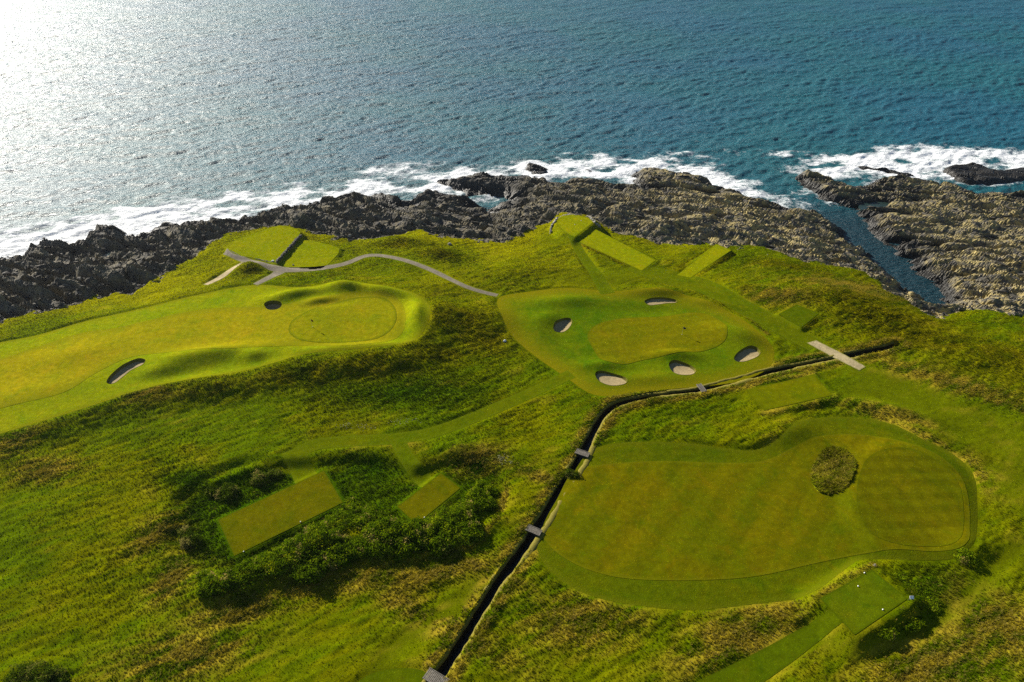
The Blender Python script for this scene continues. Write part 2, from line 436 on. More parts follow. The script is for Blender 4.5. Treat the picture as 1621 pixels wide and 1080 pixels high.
def attr_grass(name, translucent):
    m, n, l, p = mat(name)
    at_ = nd(n, 'ShaderNodeAttribute', attribute_name='tcol')
    if translucent: at_.attribute_type = 'INSTANCER'
    pos = wpos(n)
    if not translucent:
        b = noise(n, l, 1.3, 5, 0.7, pos); d = noise(n, l, 5.0, 3, 0.7, rot_coord(n, l, 35, (1, 2.2, 1)))
        c = mixc(n, l, at_.outputs['Color'], ramp(n, l, b.outputs[0], [(0.25, 0.75), (0.75, 1.25)]).outputs[0], None, 'MULTIPLY', 1.0)
        c = mixc(n, l, c, ramp(n, l, d.outputs[0], [(0.25, 0.6), (0.75, 1.4)]).outputs[0], None, 'MULTIPLY', 1.0)
        l.new(c, p.inputs['Base Color'])
        nb = bump(n, l, d.outputs[0], p, 0.55, 0.12)
        bump(n, l, b.outputs[0], p, 0.45, 0.18, nb)
        p.inputs['Roughness'].default_value = 1.0; p.inputs['Specular IOR Level'].default_value = 0.0
        return m
    oi = nd(n, 'ShaderNodeObjectInfo')
    c = mixc(n, l, at_.outputs['Color'], ramp(n, l, oi.outputs['Random'], [(0, 0.85), (1, 1.15)]).outputs[0], None, 'MULTIPLY', 1.0)
    df = nd(n, 'ShaderNodeBsdfDiffuse'); tr = nd(n, 'ShaderNodeBsdfTranslucent'); mx = nd(n, 'ShaderNodeMixShader')
    mx.inputs[0].default_value = 0.33
    nv = nd(n, 'ShaderNodeVectorMath', operation='MULTIPLY_ADD'); l.new(nd(n, 'ShaderNodeNewGeometry').outputs['Normal'], nv.inputs[0]); nv.inputs[1].default_value = (0.5, 0.5, 0.5); nv.inputs[2].default_value = (0, 0, 0.75)
    nn = nd(n, 'ShaderNodeVectorMath', operation='NORMALIZE'); l.new(nv.outputs[0], nn.inputs[0]); l.new(nn.outputs[0], df.inputs['Normal'])
    l.new(c, df.inputs[0]); l.new(c, tr.inputs[0]); l.new(df.outputs[0], mx.inputs[1]); l.new(tr.outputs[0], mx.inputs[2])
    l.new(mx.outputs[0], n['Material Output'].inputs['Surface'])
    return m
M['rough'] = attr_grass('rough grass ground', False)
M['tuft'] = attr_grass('rough grass blades', True)

def rock_mat():
    m, n, l, p = mat('layered sea rock')
    pos = wpos(n)
    a = noise(n, l, 0.16, 4, 0.6, pos); b = noise(n, l, 1.1, 6, 0.7, pos); s = noise(n, l, 1.6, 5, 0.65, rot_coord(n, l, 20, (0.16, 1.5, 1)), 0.4)
    c = mixc(n, l, (0.078, 0.072, 0.062), (0.180, 0.160, 0.118), ramp(n, l, a.outputs[0], [(0.35, 0), (0.68, 1)]).outputs[0])
    c = mixc(n, l, c, ramp(n, l, b.outputs[0], [(0.28, 0.28), (0.72, 1.5)]).outputs[0], None, 'MULTIPLY', 1.0)
    c = mixc(n, l, c, ramp(n, l, s.outputs[0], [(0.32, 0.30), (0.6, 1.25)]).outputs[0], None, 'MULTIPLY', 1.0)
    at_ = nd(n, 'ShaderNodeAttribute', attribute_name='lich')
    c = mixc(n, l, c, ramp(n, l, at_.outputs['Fac'], [(0.1, 0.62), (0.9, 1.0)]).outputs[0], None, 'MULTIPLY', 1.0)
    li = noise(n, l, 0.5, 5, 0.65, pos)
    mul = nd(n, 'ShaderNodeMath', operation='MULTIPLY'); l.new(at_.outputs['Fac'], mul.inputs[0]); l.new(ramp(n, l, li.outputs[0], [(0.42, 0), (0.6, 1)]).outputs[0], mul.inputs[1])
    c = mixc(n, l, c, (0.36, 0.285, 0.11), mul.outputs[0])
    # wet, weed covered band close to the water
    sep = nd(n, 'ShaderNodeSeparateXYZ'); l.new(pos, sep.inputs[0])
    ad = nd(n, 'ShaderNodeMath', operation='MULTIPLY_ADD'); l.new(a.outputs[0], ad.inputs[0]); ad.inputs[1].default_value = -2.4; l.new(sep.outputs[2], ad.inputs[2])
    wet = ramp(n, l, ad.outputs[0], [(0.0, 1.0), (1.0, 0.0)])
    mr = nd(n, 'ShaderNodeMapRange'); mr.inputs[1].default_value = 0.4; mr.inputs[2].default_value = 2.4; l.new(ad.outputs[0], mr.inputs[0]); l.new(mr.outputs[0], wet.inputs[0])
    c = mixc(n, l, c, (0.018, 0.016, 0.012), wet.outputs[0])
    l.new(c, p.inputs['Base Color'])
    rr = ramp(n, l, wet.outputs[0], [(0, 0.85), (1, 0.42)]); l.new(rr.outputs[0], p.inputs['Roughness'])
    p.inputs['Specular IOR Level'].default_value = 0.3
    nb = bump(n, l, s.outputs[0], p, 0.8, 0.35); bump(n, l, b.outputs[0], p, 0.7, 0.3, nb)
    return m
M['rock'] = rock_mat()

def simple(name, c1, c2, scale=2.0, rough=0.9, bs=0.4, bd=0.03, detail=5, edge=None):
    m, n, l, p = mat(name); pos = wpos(n)
    a = noise(n, l, scale, detail, 0.7, pos)
    c = mixc(n, l, c1, c2, ramp(n, l, a.outputs[0], [(0.3, 0), (0.7, 1)]).outputs[0])
    if edge: c = mixc(n, l, c, ramp(n, l, noise(n, l, 0.5, 4, 0.7, pos).outputs[0], [(0.3, 0.7), (0.7, 1.25)]).outputs[0], None, 'MULTIPLY', 1.0); c = edge_mix(n, l, c, *edge)
    l.new(c, p.inputs['Base Color'])
    p.inputs['Roughness'].default_value = rough; p.inputs['Specular IOR Level'].default_value = 0.2
    bump(n, l, a.outputs[0], p, bs, bd); return m
M['gravel'] = simple('grey path gravel', (0.10, 0.083, 0.056), (0.18, 0.152, 0.108), 3.0, edge=((0.13, 0.14, 0.004), 0.35, 0.4, 0.9))
M['sandpath'] = simple('beige path sand', (0.26, 0.20, 0.10), (0.36, 0.28, 0.15), 2.0, edge=((0.13, 0.14, 0.004), 0.35, 0.4, 0.9))
M['track'] = simple('pale track gravel', (0.24, 0.19, 0.09), (0.38, 0.31, 0.17), 2.5, edge=((0.13, 0.14, 0.004), 0.35, 0.4, 0.9))
M['sand'] = simple('bunker sand', (0.22, 0.17, 0.08), (0.35, 0.275, 0.14), 2.2, bs=0.8, bd=0.06)
M['turf_face'] = simple('bunker turf face', (0.07, 0.08, 0.004), (0.14, 0.115, 0.015), 4.0)
M['straw'] = simple('dry ditch edge grass', (0.11, 0.10, 0.010), (0.20, 0.165, 0.022), 5.0, bs=0.8, bd=0.06)
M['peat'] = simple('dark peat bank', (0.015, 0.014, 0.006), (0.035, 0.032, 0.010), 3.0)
M['wood'] = simple('weathered grey timber', (0.085, 0.075, 0.058), (0.23, 0.205, 0.165), 3.0)
M['stone'] = simple('pale grey wall stone', (0.16, 0.15, 0.125), (0.36, 0.33, 0.27), 1.2)
M['darkstone'] = simple('dark wall stone', (0.045, 0.042, 0.036), (0.10, 0.09, 0.075), 1.5)
M['white'] = simple('white paint', (0.72, 0.71, 0.66), (0.8, 0.79, 0.75), 3.0, 0.5)
M['navy'] = simple('dark blue flag cloth', (0.02, 0.02, 0.05), (0.03, 0.03, 0.07), 3.0, 0.7)
M['red'] = simple('dark red flag cloth', (0.10, 0.02, 0.01), (0.14, 0.03, 0.02), 3.0, 0.7)
M['pole'] = simple('yellow pole paint', (0.5, 0.45, 0.12), (0.55, 0.5, 0.15), 3.0, 0.4)
M['dark'] = simple('dark post paint', (0.02, 0.02, 0.02), (0.04, 0.04, 0.04), 3.0, 0.6)

def water_mat(name, deep, rough, foam=True, fine=1.0):
    m, n, l, p = mat(name); pos = wpos(n)
    a = noise(n, l, 0.012, 3, 0.5, pos)
    c = mixc(n, l, deep, (deep[0] * 0.7, deep[1] * 1.12, deep[2] * 0.92), ramp(n, l, a.outputs[0], [(0.4, 0), (0.6, 1)]).outputs[0])
    r1 = noise(n, l, 0.8, 5, 0.65, rot_coord(n, l, -12, (0.55, 1.2, 1)), 0.3); r2 = noise(n, l, 2.4, 3, 0.6, rot_coord(n, l, 10, (0.7, 1.2, 1)))
    nb = bump(n, l, r1.outputs[0], p, 0.95 * fine, 1.3); bump(n, l, r2.outputs[0], p, 0.6 * fine, 0.25, nb)
    p.inputs['IOR'].default_value = 1.333; p.inputs['Roughness'].default_value = rough
    if foam:
        sh = nd(n, 'ShaderNodeAttribute', attribute_name='shal')
        c = mixc(n, l, c, (0.003, 0.078, 0.092), sh.outputs['Fac'])
        ch = nd(n, 'ShaderNodeAttribute', attribute_name='chan'); c = mixc(n, l, c, (0.0004, 0.026, 0.038), ch.outputs['Fac'])  # inlet water painted darker for shade and weak sky reflection, besides its weed bed
        at_ = nd(n, 'ShaderNodeAttribute', attribute_name='foam')
        w = noise(n, l, 0.35, 4, 0.6, pos)
        mp = nd(n, 'ShaderNodeVectorMath', operation='MULTIPLY_ADD'); l.new(w.outputs['Color'], mp.inputs[0]); mp.inputs[1].default_value = (3, 3, 0); l.new(pos, mp.inputs[2])
        f1 = noise(n, l, 0.5, 8, 0.78, mp.outputs[0])
        ad = nd(n, 'ShaderNodeMath', operation='ADD'); l.new(at_.outputs['Fac'], ad.inputs[0]); l.new(f1.outputs[0], ad.inputs[1])
        fr = ramp(n, l, ad.outputs[0], [(0.0, 0), (1.0, 1)])
        mr = nd(n, 'ShaderNodeMapRange'); mr.inputs[1].default_value = 0.86; mr.inputs[2].default_value = 1.12; l.new(ad.outputs[0], mr.inputs[0]); l.new(mr.outputs[0], fr.inputs[0])
        c = mixc(n, l, c, (0.78, 0.80, 0.80), fr.outputs[0])
        rr = ramp(n, l, fr.outputs[0], [(0, rough), (0.5, 0.8)]); l.new(rr.outputs[0], p.inputs['Roughness'])
    l.new(c, p.inputs['Base Color'])
    return m
M['sea'] = water_mat('sea water', (0.0002, 0.078, 0.122), 0.44)
M['pool'] = water_mat('tide pool water', (0.02, 0.03, 0.03), 0.08, False, 0.15)
M['ditchwater'] = water_mat('black ditch water', (0.004, 0.004, 0.002), 0.35, False, 0.1)

def leaf_mat(name, stops):
    m, n, l, p = mat(name)
    at_ = nd(n, 'ShaderNodeAttribute', attribute_name='lf')
    c = ramp(n, l, at_.outputs['Fac'], stops).outputs[0]
    df = nd(n, 'ShaderNodeBsdfDiffuse'); tr = nd(n, 'ShaderNodeBsdfTranslucent'); mx = nd(n, 'ShaderNodeMixShader'); mx.inputs[0].default_value = 0.35
    l.new(c, df.inputs[0]); l.new(c, tr.inputs[0]); l.new(df.outputs[0], mx.inputs[1]); l.new(tr.outputs[0], mx.inputs[2])
    nv = nd(n, 'ShaderNodeVectorMath', operation='MULTIPLY_ADD'); l.new(nd(n, 'ShaderNodeNewGeometry').outputs['Normal'], nv.inputs[0]); nv.inputs[1].default_value = (0.9, 0.9, 0.9); nv.inputs[2].default_value = (0, 0, 0.22)
    nn = nd(n, 'ShaderNodeVectorMath', operation='NORMALIZE'); l.new(nv.outputs[0], nn.inputs[0]); l.new(nn.outputs[0], df.inputs['Normal'])
    l.new(mx.outputs[0], n['Material Output'].inputs['Surface']); return m
M['leaf'] = leaf_mat('bramble leaves', [(0, (0.036, 0.070, 0.001)), (0.5, (0.105, 0.165, 0.002)), (0.85, (0.24, 0.28, 0.004)), (1, (0.34, 0.24, 0.08))])
M['gorse'] = leaf_mat('heathy shrub leaves', [(0, (0.028, 0.050, 0.002)), (0.55, (0.075, 0.115, 0.004)), (1, (0.28, 0.23, 0.06))])
M['bark'] = simple('shrub bark', (0.03, 0.025, 0.015), (0.06, 0.05, 0.03), 5)

# ------------------------------------------------------------------ object helpers
def tag(o, label=None, cat=None, group=None, kind=None):
    if label: o['label'] = label
    if cat: o['category'] = cat
    if group: o['group'] = group
    if kind: o['kind'] = kind
    return o

def mesh_np(name, v, faces, mats, smoothf=False, origin=None, parent=None):
    """faces: list of (n,k) int arrays"""
    v = np.asarray(v, np.float64)
    if origin is None: origin = (0.0, 0.0, 0.0)
    me = bpy.data.meshes.new(name)
    me.vertices.add(len(v)); me.vertices.foreach_set('co', (v - np.asarray(origin)).astype(np.float32).ravel())
    faces = [np.asarray(f) for f in faces if len(f)]
    loops = np.concatenate([f.ravel() for f in faces]).astype(np.int32)
    tot = np.concatenate([np.full(len(f), f.shape[1]) for f in faces]).astype(np.int32)
    st = np.concatenate([[0], np.cumsum(tot)[:-1]]).astype(np.int32)
    me.loops.add(len(loops)); me.loops.foreach_set('vertex_index', loops)
    me.polygons.add(len(tot)); me.polygons.foreach_set('loop_start', st); me.polygons.foreach_set('loop_total', tot)
    me.polygons.foreach_set('use_smooth', np.full(len(tot), smoothf))
    me.update(calc_edges=True)
    me.materials.append(mats)
    o = bpy.data.objects.new(name, me); COL.objects.link(o)
    if parent is not None: o.parent = parent
    o.location = origin if parent is None else Vector(origin) - parent.location
    return o

def vattr(o, name, data, kind='FLOAT'):
    a = o.data.attributes.new(name, 'FLOAT_COLOR' if kind == 'COL' else 'FLOAT', 'POINT')
    if kind == 'COL':
        d = np.ones((len(data), 4), np.float32); d[:, :3] = data; a.data.foreach_set('color', d.ravel())
    else:
        a.data.foreach_set('value', np.asarray(data, np.float32))

def empty(name, loc):
    o = bpy.data.objects.new(name, None); o.location = loc; o.empty_display_size = 0.5; COL.objects.link(o); return o

def grid_faces(keep, idx):
    a = idx[:-1, :-1][keep]; b = idx[:-1, 1:][keep]; c = idx[1:, 1:][keep]; d = idx[1:, :-1][keep]
    return np.stack([a, b, c, d], 1)

def compact(v, f):
    used = np.unique(f); re = np.full(len(v), -1); re[used] = np.arange(len(used))
    return v[used], re[f], used

def sheet(name, poly, m, off=0.0, holes=(), step=0.45, skirt=0.35, zf=None, smoothf=True, parent=None):
    lo = poly.min(0) - step; hi = poly.max(0) + step
    gx = np.arange(lo[0], hi[0] + step, step); gy = np.arange(lo[1], hi[1] + step, step)
    X, Y = np.meshgrid(gx, gy); sh = X.shape; x = X.ravel().copy(); y = Y.ravel().copy()
    sd, px, py = pdist(poly, x, y); sd0 = sd.copy()
    for h in holes:
        hm = sd_near(h, x, y, 3.0); m2 = -hm > sd
        if m2.any():
            _, qx, qy = pdist(h, x[m2], y[m2]); px[m2] = qx; py[m2] = qy; sd[m2] = -hm[m2]
    ins = sd < 0; I = ins.reshape(sh)
    keep = I[:-1, :-1] | I[:-1, 1:] | I[1:, 1:] | I[1:, :-1]
    mv = ~ins | (sd > -0.22 * step)
    x[mv] = px[mv]; y[mv] = py[mv]
    f = grid_faces(keep, np.arange(x.size).reshape(sh))
    def ar(i, j, k): return (x[f[:, j]] - x[f[:, i]]) * (y[f[:, k]] - y[f[:, i]]) - (x[f[:, k]] - x[f[:, i]]) * (y[f[:, j]] - y[f[:, i]])
    t1, t2, t3, t4 = ar(0, 1, 2), ar(0, 2, 3), ar(0, 1, 3), ar(1, 2, 3); eps = 0.01 * step * step
    quad_ok = (t1 > eps) & (t2 > eps) & (t3 > eps) & (t4 > eps)
    tr = []
    for ids_, t in (((0, 1, 2), t1), ((0, 2, 3), t2)):
        tr.append(f[~quad_ok & (t > eps)][:, ids_])
    tris_ = np.vstack(tr); f = np.vstack([f[quad_ok], tris_[:, [0, 1, 2, 2]]]) if len(tris_) else f[quad_ok]
    v, f, used = compact(np.stack([x, y, np.zeros(x.size)], 1), f)
    isq = f[:, 2] != f[:, 3]
    v[:, 2] = (H(v[:, 0], v[:, 1]) if zf is None else zf(v[:, 0], v[:, 1])) + off
    fs = [f[isq], f[~isq][:, :3]]
    if skirt:
        e = np.concatenate([f[:, [0, 1]], f[:, [1, 2]], f[isq][:, [2, 3]], f[:, [3, 0]]])
        k = np.sort(e, 1); u, inv, cnt = np.unique(k, axis=0, return_inverse=True, return_counts=True)
        be = e[cnt[inv.ravel()] == 1]
        bv = np.unique(be); nb_ = len(bv); re = np.full(len(v), -1); re[bv] = len(v) + np.arange(nb_)
        low = v[bv].copy(); low[:, 2] -= skirt; v = np.vstack([v, v[bv], low])
        fs.append(np.stack([re[be[:, 1]], re[be[:, 0]], re[be[:, 0]] + nb_, re[be[:, 1]] + nb_], 1))
    c = poly.mean(0); org = (c[0], c[1], float(v[:, 2].mean()))
    o_ = mesh_np(name, v, fs, m, smoothf, org, parent)
    ed = np.zeros(len(v)); ed[:len(used)] = np.maximum(-sd0[used], 0); vattr(o_, 'edge', ed); return o_

# ------------------------------------------------------------------ land grid
def axis_rows():
    ys = [-700, -400, -220, -120, -60, -20, 5, 20, 30, 38]; y = 42.0
    while y < 292: ys.append(y); y += 0.27 + (y - 42) * 0.00068
    return np.array(ys + [300, 320, 360])
rows = axis_rows()
uu = np.linspace(-1, 1, 861); ext = 1 + np.cumsum(0.01 * 1.25 ** np.arange(24)); uu = np.concatenate([-ext[::-1], uu, ext])
Wd = 0.75 * (0.8 * np.maximum(rows, 20) + 58) * 1.07
GX = uu[None, :] * Wd[:, None]; GY = np.repeat(rows[:, None], len(uu), 1); GS = GX.shape
gx = GX.ravel(); gy = GY.ravel()
far_off = pdist(shore, gx, gy)[0]
hz, ds, dg = H(gx, gy, True)
fine = np.ones(len(gx))

mown_sd = np.full(len(gx), 3.0)
for p in MOWN: mown_sd = np.minimum(mown_sd, sd_near(p, gx, gy, 3.0))
hard_sd = np.full(len(gx), 3.0)
for p in HARD: hard_sd = np.minimum(hard_sd, sd_near(p, gx, gy, 3.0))
cover = np.minimum(mown_sd, hard_sd)
isle_in = sd_near(ISLE, gx, gy, 1.0) < 0
dit = np.minimum(pdist(DITCH1, gx, gy, False)[0], pdist(DITCH2, gx, gy, False)[0])

# grass limit broken up by noise, more so on the right
right = sstep(40, 120, gx)
dgw = dg + (4.2 + 2 * right) * fbm(gx / 9, gy / 9, 4, 41) + 2.0 * fbm(gx / 2.4, gy / 2.4, 2, 45) + 6 * right * np.maximum(fbm(gx / 16, gy / 16, 3, 47) - 0.15, 0) * 2
dgw = np.where(cover < 1.0, np.maximum(dgw, 1.5), dgw)

# rock relief: tilted beds broken into blocks
def rock_relief(x, y):
    a = math.radians(-21); u = x * math.cos(a) + y * math.sin(a); v = -x * math.sin(a) + y * math.cos(a)
    wv = 2.6 * fbm(u / 22, v / 9, 3, 51)
    big, e1 = cells(u / 12.0 + wv * 0.2, (v + wv) / 2.6, 60)
    sm, e2 = cells(u / 3.6 + wv * 0.3, (v + wv) / 0.95, 70)
    s = (v + wv) / 4.2 + 0.25 * vn(u / 12, v / 12, 55); saw = s - np.floor(s)
    saw = np.where(saw < 0.78, saw / 0.78, (1 - saw) / 0.22)
    lump = fbm(x / 14, y / 14, 3, 81)
    crev = 1 - sstep(0.0, 0.16, np.abs(fbm(u / 30, v / 6, 3, 87)))
    return 1.5 * (big - 0.5) + 0.45 * (sm - 0.5) + 1.5 * (saw - 0.5) - 0.6 * (1 - sstep(0, 0.10, e1)) - 0.15 * (1 - sstep(0, 0.15, e2)) + 1.6 * lump - 1.3 * crev + 0.12 * fbm(x / 0.9, y / 0.9, 2, 83)
rk = sstep(1.0, -2.5, dgw) * sstep(-4, 2.5, ds)
leftk = 1 + 0.55 * sstep(-20, -90, gx)
relief = np.zeros(len(gx)); mm = rk > 0.001
relief[mm] = rock_relief(gx[mm], gy[mm]) * leftk[mm]
edge_up = 1.5 * sstep(0.3, 3.5, ds) * sstep(-2, -9, dgw)
z = hz + rk * (relief + edge_up)

# rough grass relief
out = sstep(0.0, 1.1, cover)
h_var = 0.5 + 0.5 * fbm(gx / 13, gy / 13, 3, 21)
tall = np.clip(0.10 + 0.42 * h_var, 0.06, 0.6)
a = math.radians(28); cu = gx * math.cos(a) + gy * math.sin(a); cv = -gx * math.sin(a) + gy * math.cos(a)
tus = fbm(cu / 2.4, cv / 0.85, 3, 24, 0.6); hum = fbm(gx / 7.5, gy / 5.5, 3, 28)
onland = sstep(-1.0, 1.5, dgw)
rough_add = onland * out * (tall * 0.45 + (0.10 + 0.20 * np.clip(h_var, 0, 1)) * tus + 0.34 * hum + 0.06)
z = z + rough_add
brn = np.zeros(len(gx))
for b_ in [(330,615,12,3.5),(470,592,10,4),(600,575,12,3.5),(720,500,9,7),(770,540,7,6),(690,560,8,4),(1400,500,16,6),(1480,540,16,7),(640,386,9,3),(1340,470,12,5)]:
    q_ = at1(b_[0], b_[1]); brn = np.maximum(brn, np.exp(-((gx - q_[0]) / b_[2]) ** 2 - ((gy - q_[1]) / b_[3]) ** 2))
z = z + onland * out * brn * 0.55 * np.maximum(fbm(gx / 2.6, gy / 2.0, 3, 33), -0.2)
z = np.where(cover < 0.0, hz - 0.05 - 0.2 * sstep(-0.35, -0.8, cover), z)
z = np.where(isle_in, hz + 0.10 + 0.25 * tus + 0.2 * hum, z)
z = np.where((dit < DITCH_HW + 0.12) & (hard_sd > 0), hz - 2.1, z)
POOLS = []
for lv, px in [(1.0, [(1360,325),(1382,319),(1408,322),(1404,331),(1382,336),(1364,332)]), (3.6, [(58,463),(68,455),(92,451),(112,438),(121,443),(102,458),(78,466)]),
               (4.0, [(149,435),(160,421),(169,423),(162,437)]), (2.6, [(162,405),(171,396),(184,399),(178,408)])]:
    p = smooth(at_z(px, lv), 3); POOLS.append((p, lv))
    q = sd_near(p, gx, gy, 4.0); z = z + (np.minimum(z, lv - 0.5) - z) * sstep(1.2, -0.6, q)
V = np.stack([gx, gy, z], 1)

# vegetation colour: what grows where, plus the painted coastal glow
def blob(px, py, rx, ry, ang=0):
    c = at1(px, py); a = math.radians(ang)
    dx = gx - c[0]; dy = gy - c[1]; u = (dx * math.cos(a) + dy * math.sin(a)) / rx; v = (-dx * math.sin(a) + dy * math.cos(a)) / ry
    return np.exp(-(u * u + v * v))
dry = np.zeros(len(gx))
for b_ in [(245,845,4,3.5,60),(272,915,3,4.5,0),(480,925,6,2.5,20),(560,915,9,3,15),(680,910,9,2.4,18),(380,965,8,3,20),(290,1040,9,4,10),(700,990,2.2,12,62),(760,900,1.6,9,62),
           (870,760,1.6,8,62),(1180,1010,12,5,25),(920,985,8,4,0),(1600,1000,8,6,0),(1480,1050,12,5,20),(1320,745,7,5,0),(1410,655,9,1.8,-25),(1500,720,8,1.6,-40),(1260,690,6,2.5,30),
           (1545,745,2,5,0),(20,700,4,4,0),(70,745,6,3,0),(230,620,6,3,10),(760,725,5,3,0),(1430,585,8,3,-20),(1520,610,10,3,-20),(1230,470,7,4,0),(1350,455,14,5,-10),(620,700,4,1,-10)]:
    dry = np.maximum(dry, blob(*b_))
brown = np.zeros(len(gx))
for b_ in [(640,386,9,3,-5),(695,404,7,3,-20),(330,615,12,3.5,10),(470,592,10,4,10),(600,575,12,3.5,8),(720,500,9,7,0),(770,540,7,6,0),(690,560,8,4,10),(1400,500,16,6,-12),(1480,540,16,7,-12),(1580,560,12,8,0),
           (395,430,3.2,2.4,0),(1500,390,26,10,-10),(1560,460,14,8,0),(1340,470,12,5,0),(1250,420,10,4,-10)]:
    brown = np.maximum(brown, blob(*b_))
def lin(px, w):
    c = smooth(at(px), 4, False); lo = c.min(0) - 3 * w; hi = c.max(0) + 3 * w; out_ = np.zeros(len(gx))
    m_ = (gx > lo[0]) & (gx < hi[0]) & (gy > lo[1]) & (gy < hi[1]); out_[m_] = np.exp(-(pdist(c, gx[m_], gy[m_], False)[0] / w) ** 2); return out_
dry = np.maximum.reduce([dry, 0.75 * lin([(1178,613),(1235,602),(1290,591)], 0.7), 0.6 * lin([(1296,944),(1340,918),(1382,897)], 0.7), 0.6 * lin([(1212,654),(1270,644),(1322,629)], 0.9), 0.5 * lin([(700,820),(640,895),(420,935)], 2.0), 0.9 * lin([(802,770),(790,815),(762,850),(720,876),(660,893)], 0.7), 0.8 * lin([(1380,655),(1440,680),(1500,712),(1540,745)], 1.0),
                         0.55 * lin([(1440,590),(1520,618),(1621,650)], 1.2), 0.7 * lin([(1095,458),(1170,492),(1215,530)], 0.5), 0.85 * np.exp(-((dit - 1.9) / 0.9) ** 2)])
tr_px = [(1290,1012),(1370,1024),(1440,1010),(1500,975),(1550,925),(1590,885),(1640,855)]
brown = np.maximum.reduce([brown, lin([(922,388),(965,408),(1012,430)], 0.8), lin([(1072,425),(1104,405),(1132,388)], 0.6), lin([(1098,440),(1130,420),(1162,402)], 0.7), lin([(1298,500),(1272,524)], 0.6)])
semi = np.maximum.reduce([lin(tr_px, 1.7), lin([(870,845),(800,900),(720,955),(650,1010),(600,1060)], 2.4), lin([(1380,585),(1460,620),(1540,665),(1640,720)], 4.0), blob(1450,640,14,5,-25), blob(1560,690,16,8,-20), blob(1390,600,8,4,-20), blob(960,440,12,5,0), blob(880,470,8,4,0), blob(1600,760,8,8,0)])
semi = np.clip(np.maximum(semi, 0.95 * sstep(3.0, -4.0, sd_near(FR_, gx, gy, 6.0))), 0, 1)
z = z - np.where((cover > 0) & (dit > 1.2) & ~isle_in, 0.8 * semi * rough_add, 0); V[:, 2] = z
darkg = np.maximum.reduce([0.85 * sstep(1.0, -2.0, sd_near(BASIN, gx, gy, 3.0)), blob(590,745,9,5,-10), blob(760,745,6,5,0), blob(390,800,9,3,30), blob(1490,930,7,5,30), blob(300,760,6,3,0), blob(640,620,16,6,10)])
n1 = fbm(gx / 17, gy / 17, 4, 101); n2 = fbm(gx / 3.2, gy / 3.2, 3, 105); n3 = fbm(cu / 4.0, cv / 1.2, 3, 109)
cA = np.array([0.092, 0.146, 0.0004]); cB = np.array([0.156, 0.172, 0.0006]); cD = np.array([0.44, 0.335, 0.040]); cBr = np.array([0.185, 0.170, 0.003]); cS = np.array([0.108, 0.138, 0.001]); cK = np.array([0.036, 0.092, 0.0006]); cGlow = np.array([0.275, 0.275, 0.002])
def mixn(c, d, f): return c * (1 - f[:, None]) + d * f[:, None]
tc = mixn(np.repeat(cA[None], len(gx), 0), cB, np.clip(0.45 + 0.9 * n1 + 0.7 * n3, 0, 1))
tc = mixn(tc, cK, np.clip(darkg * 0.9 + 0.18 * np.maximum(n2, 0), 0, 1))
coast_glow = np.exp(-np.maximum(dg, 0) / 16) * sstep(90, 20, gx); tc = mixn(tc, cGlow, np.clip(coast_glow * (0.8 + 0.8 * n1), 0, 0.85))  # coastal turf painted brighter on the left to stand for backlit glow
tc = mixn(tc, cBr, np.clip(brown * (0.55 + 0.9 * n2), 0, 0.8))
tc = mixn(tc, cS, np.clip(semi * 0.9, 0, 1))
tc = mixn(tc, cD, np.clip(np.maximum(dry, 0.16 * sstep(0.25, 0.6, fbm(gx / 6, gy / 4, 4, 113))) * (0.45 + 1.3 * n3), 0, 0.65))
tc = np.where(isle_in[:, None], (tc * 0.45 + np.array([0.22, 0.23, 0.01]) * 0.55) * (1 + 0.5 * n2)[:, None], tc)
tc = tc * np.array([0.85, 0.80, 0.5]) * (0.9 + 0.22 * n2)[:, None]
tall_pt = tall * (1 - 0.75 * np.clip(semi, 0, 1)) * (1 + 0.7 * dry) * (1 + 0.5 * np.exp(-((dit - 1.9) / 0.9) ** 2))

idx = np.arange(len(gx)).reshape(GS)
def q4(a): a = a.reshape(GS); return np.stack([a[:-1, :-1], a[:-1, 1:], a[1:, 1:], a[1:, :-1]])
cmax = q4(cover).max(0); rock_c = q4(dgw).mean(0) < 0; sea_c = q4(ds).max(0) < -5
isl_c = q4(isle_in.astype(float)).max(0) > 0
keep_g = ~rock_c & ((cmax > -0.7) | isl_c) & ~sea_c
keep_r = rock_c & ~sea_c

v, f, used = compact(V, grid_faces(keep_g, idx))
ground = mesh_np('ground', v, [f], M['rough'], True)
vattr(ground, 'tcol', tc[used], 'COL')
tag(ground, 'green and straw coloured rough grass covering the headland', 'grass', kind='structure')
v, f, used = compact(V, grid_faces(keep_r, idx))
rocky = mesh_np('rocky_shore', v, [f], M['rock'], False)
lich = np.clip(0.25 + 0.9 * sstep(-10, 90, gx) - 0.3 * sstep(0, 1, 1 - ds / 12), 0, 1)
vattr(rocky, 'lich', lich[used])
tag(rocky, 'dark craggy rock shelf between the grass and the sea', 'rock', kind='structure')

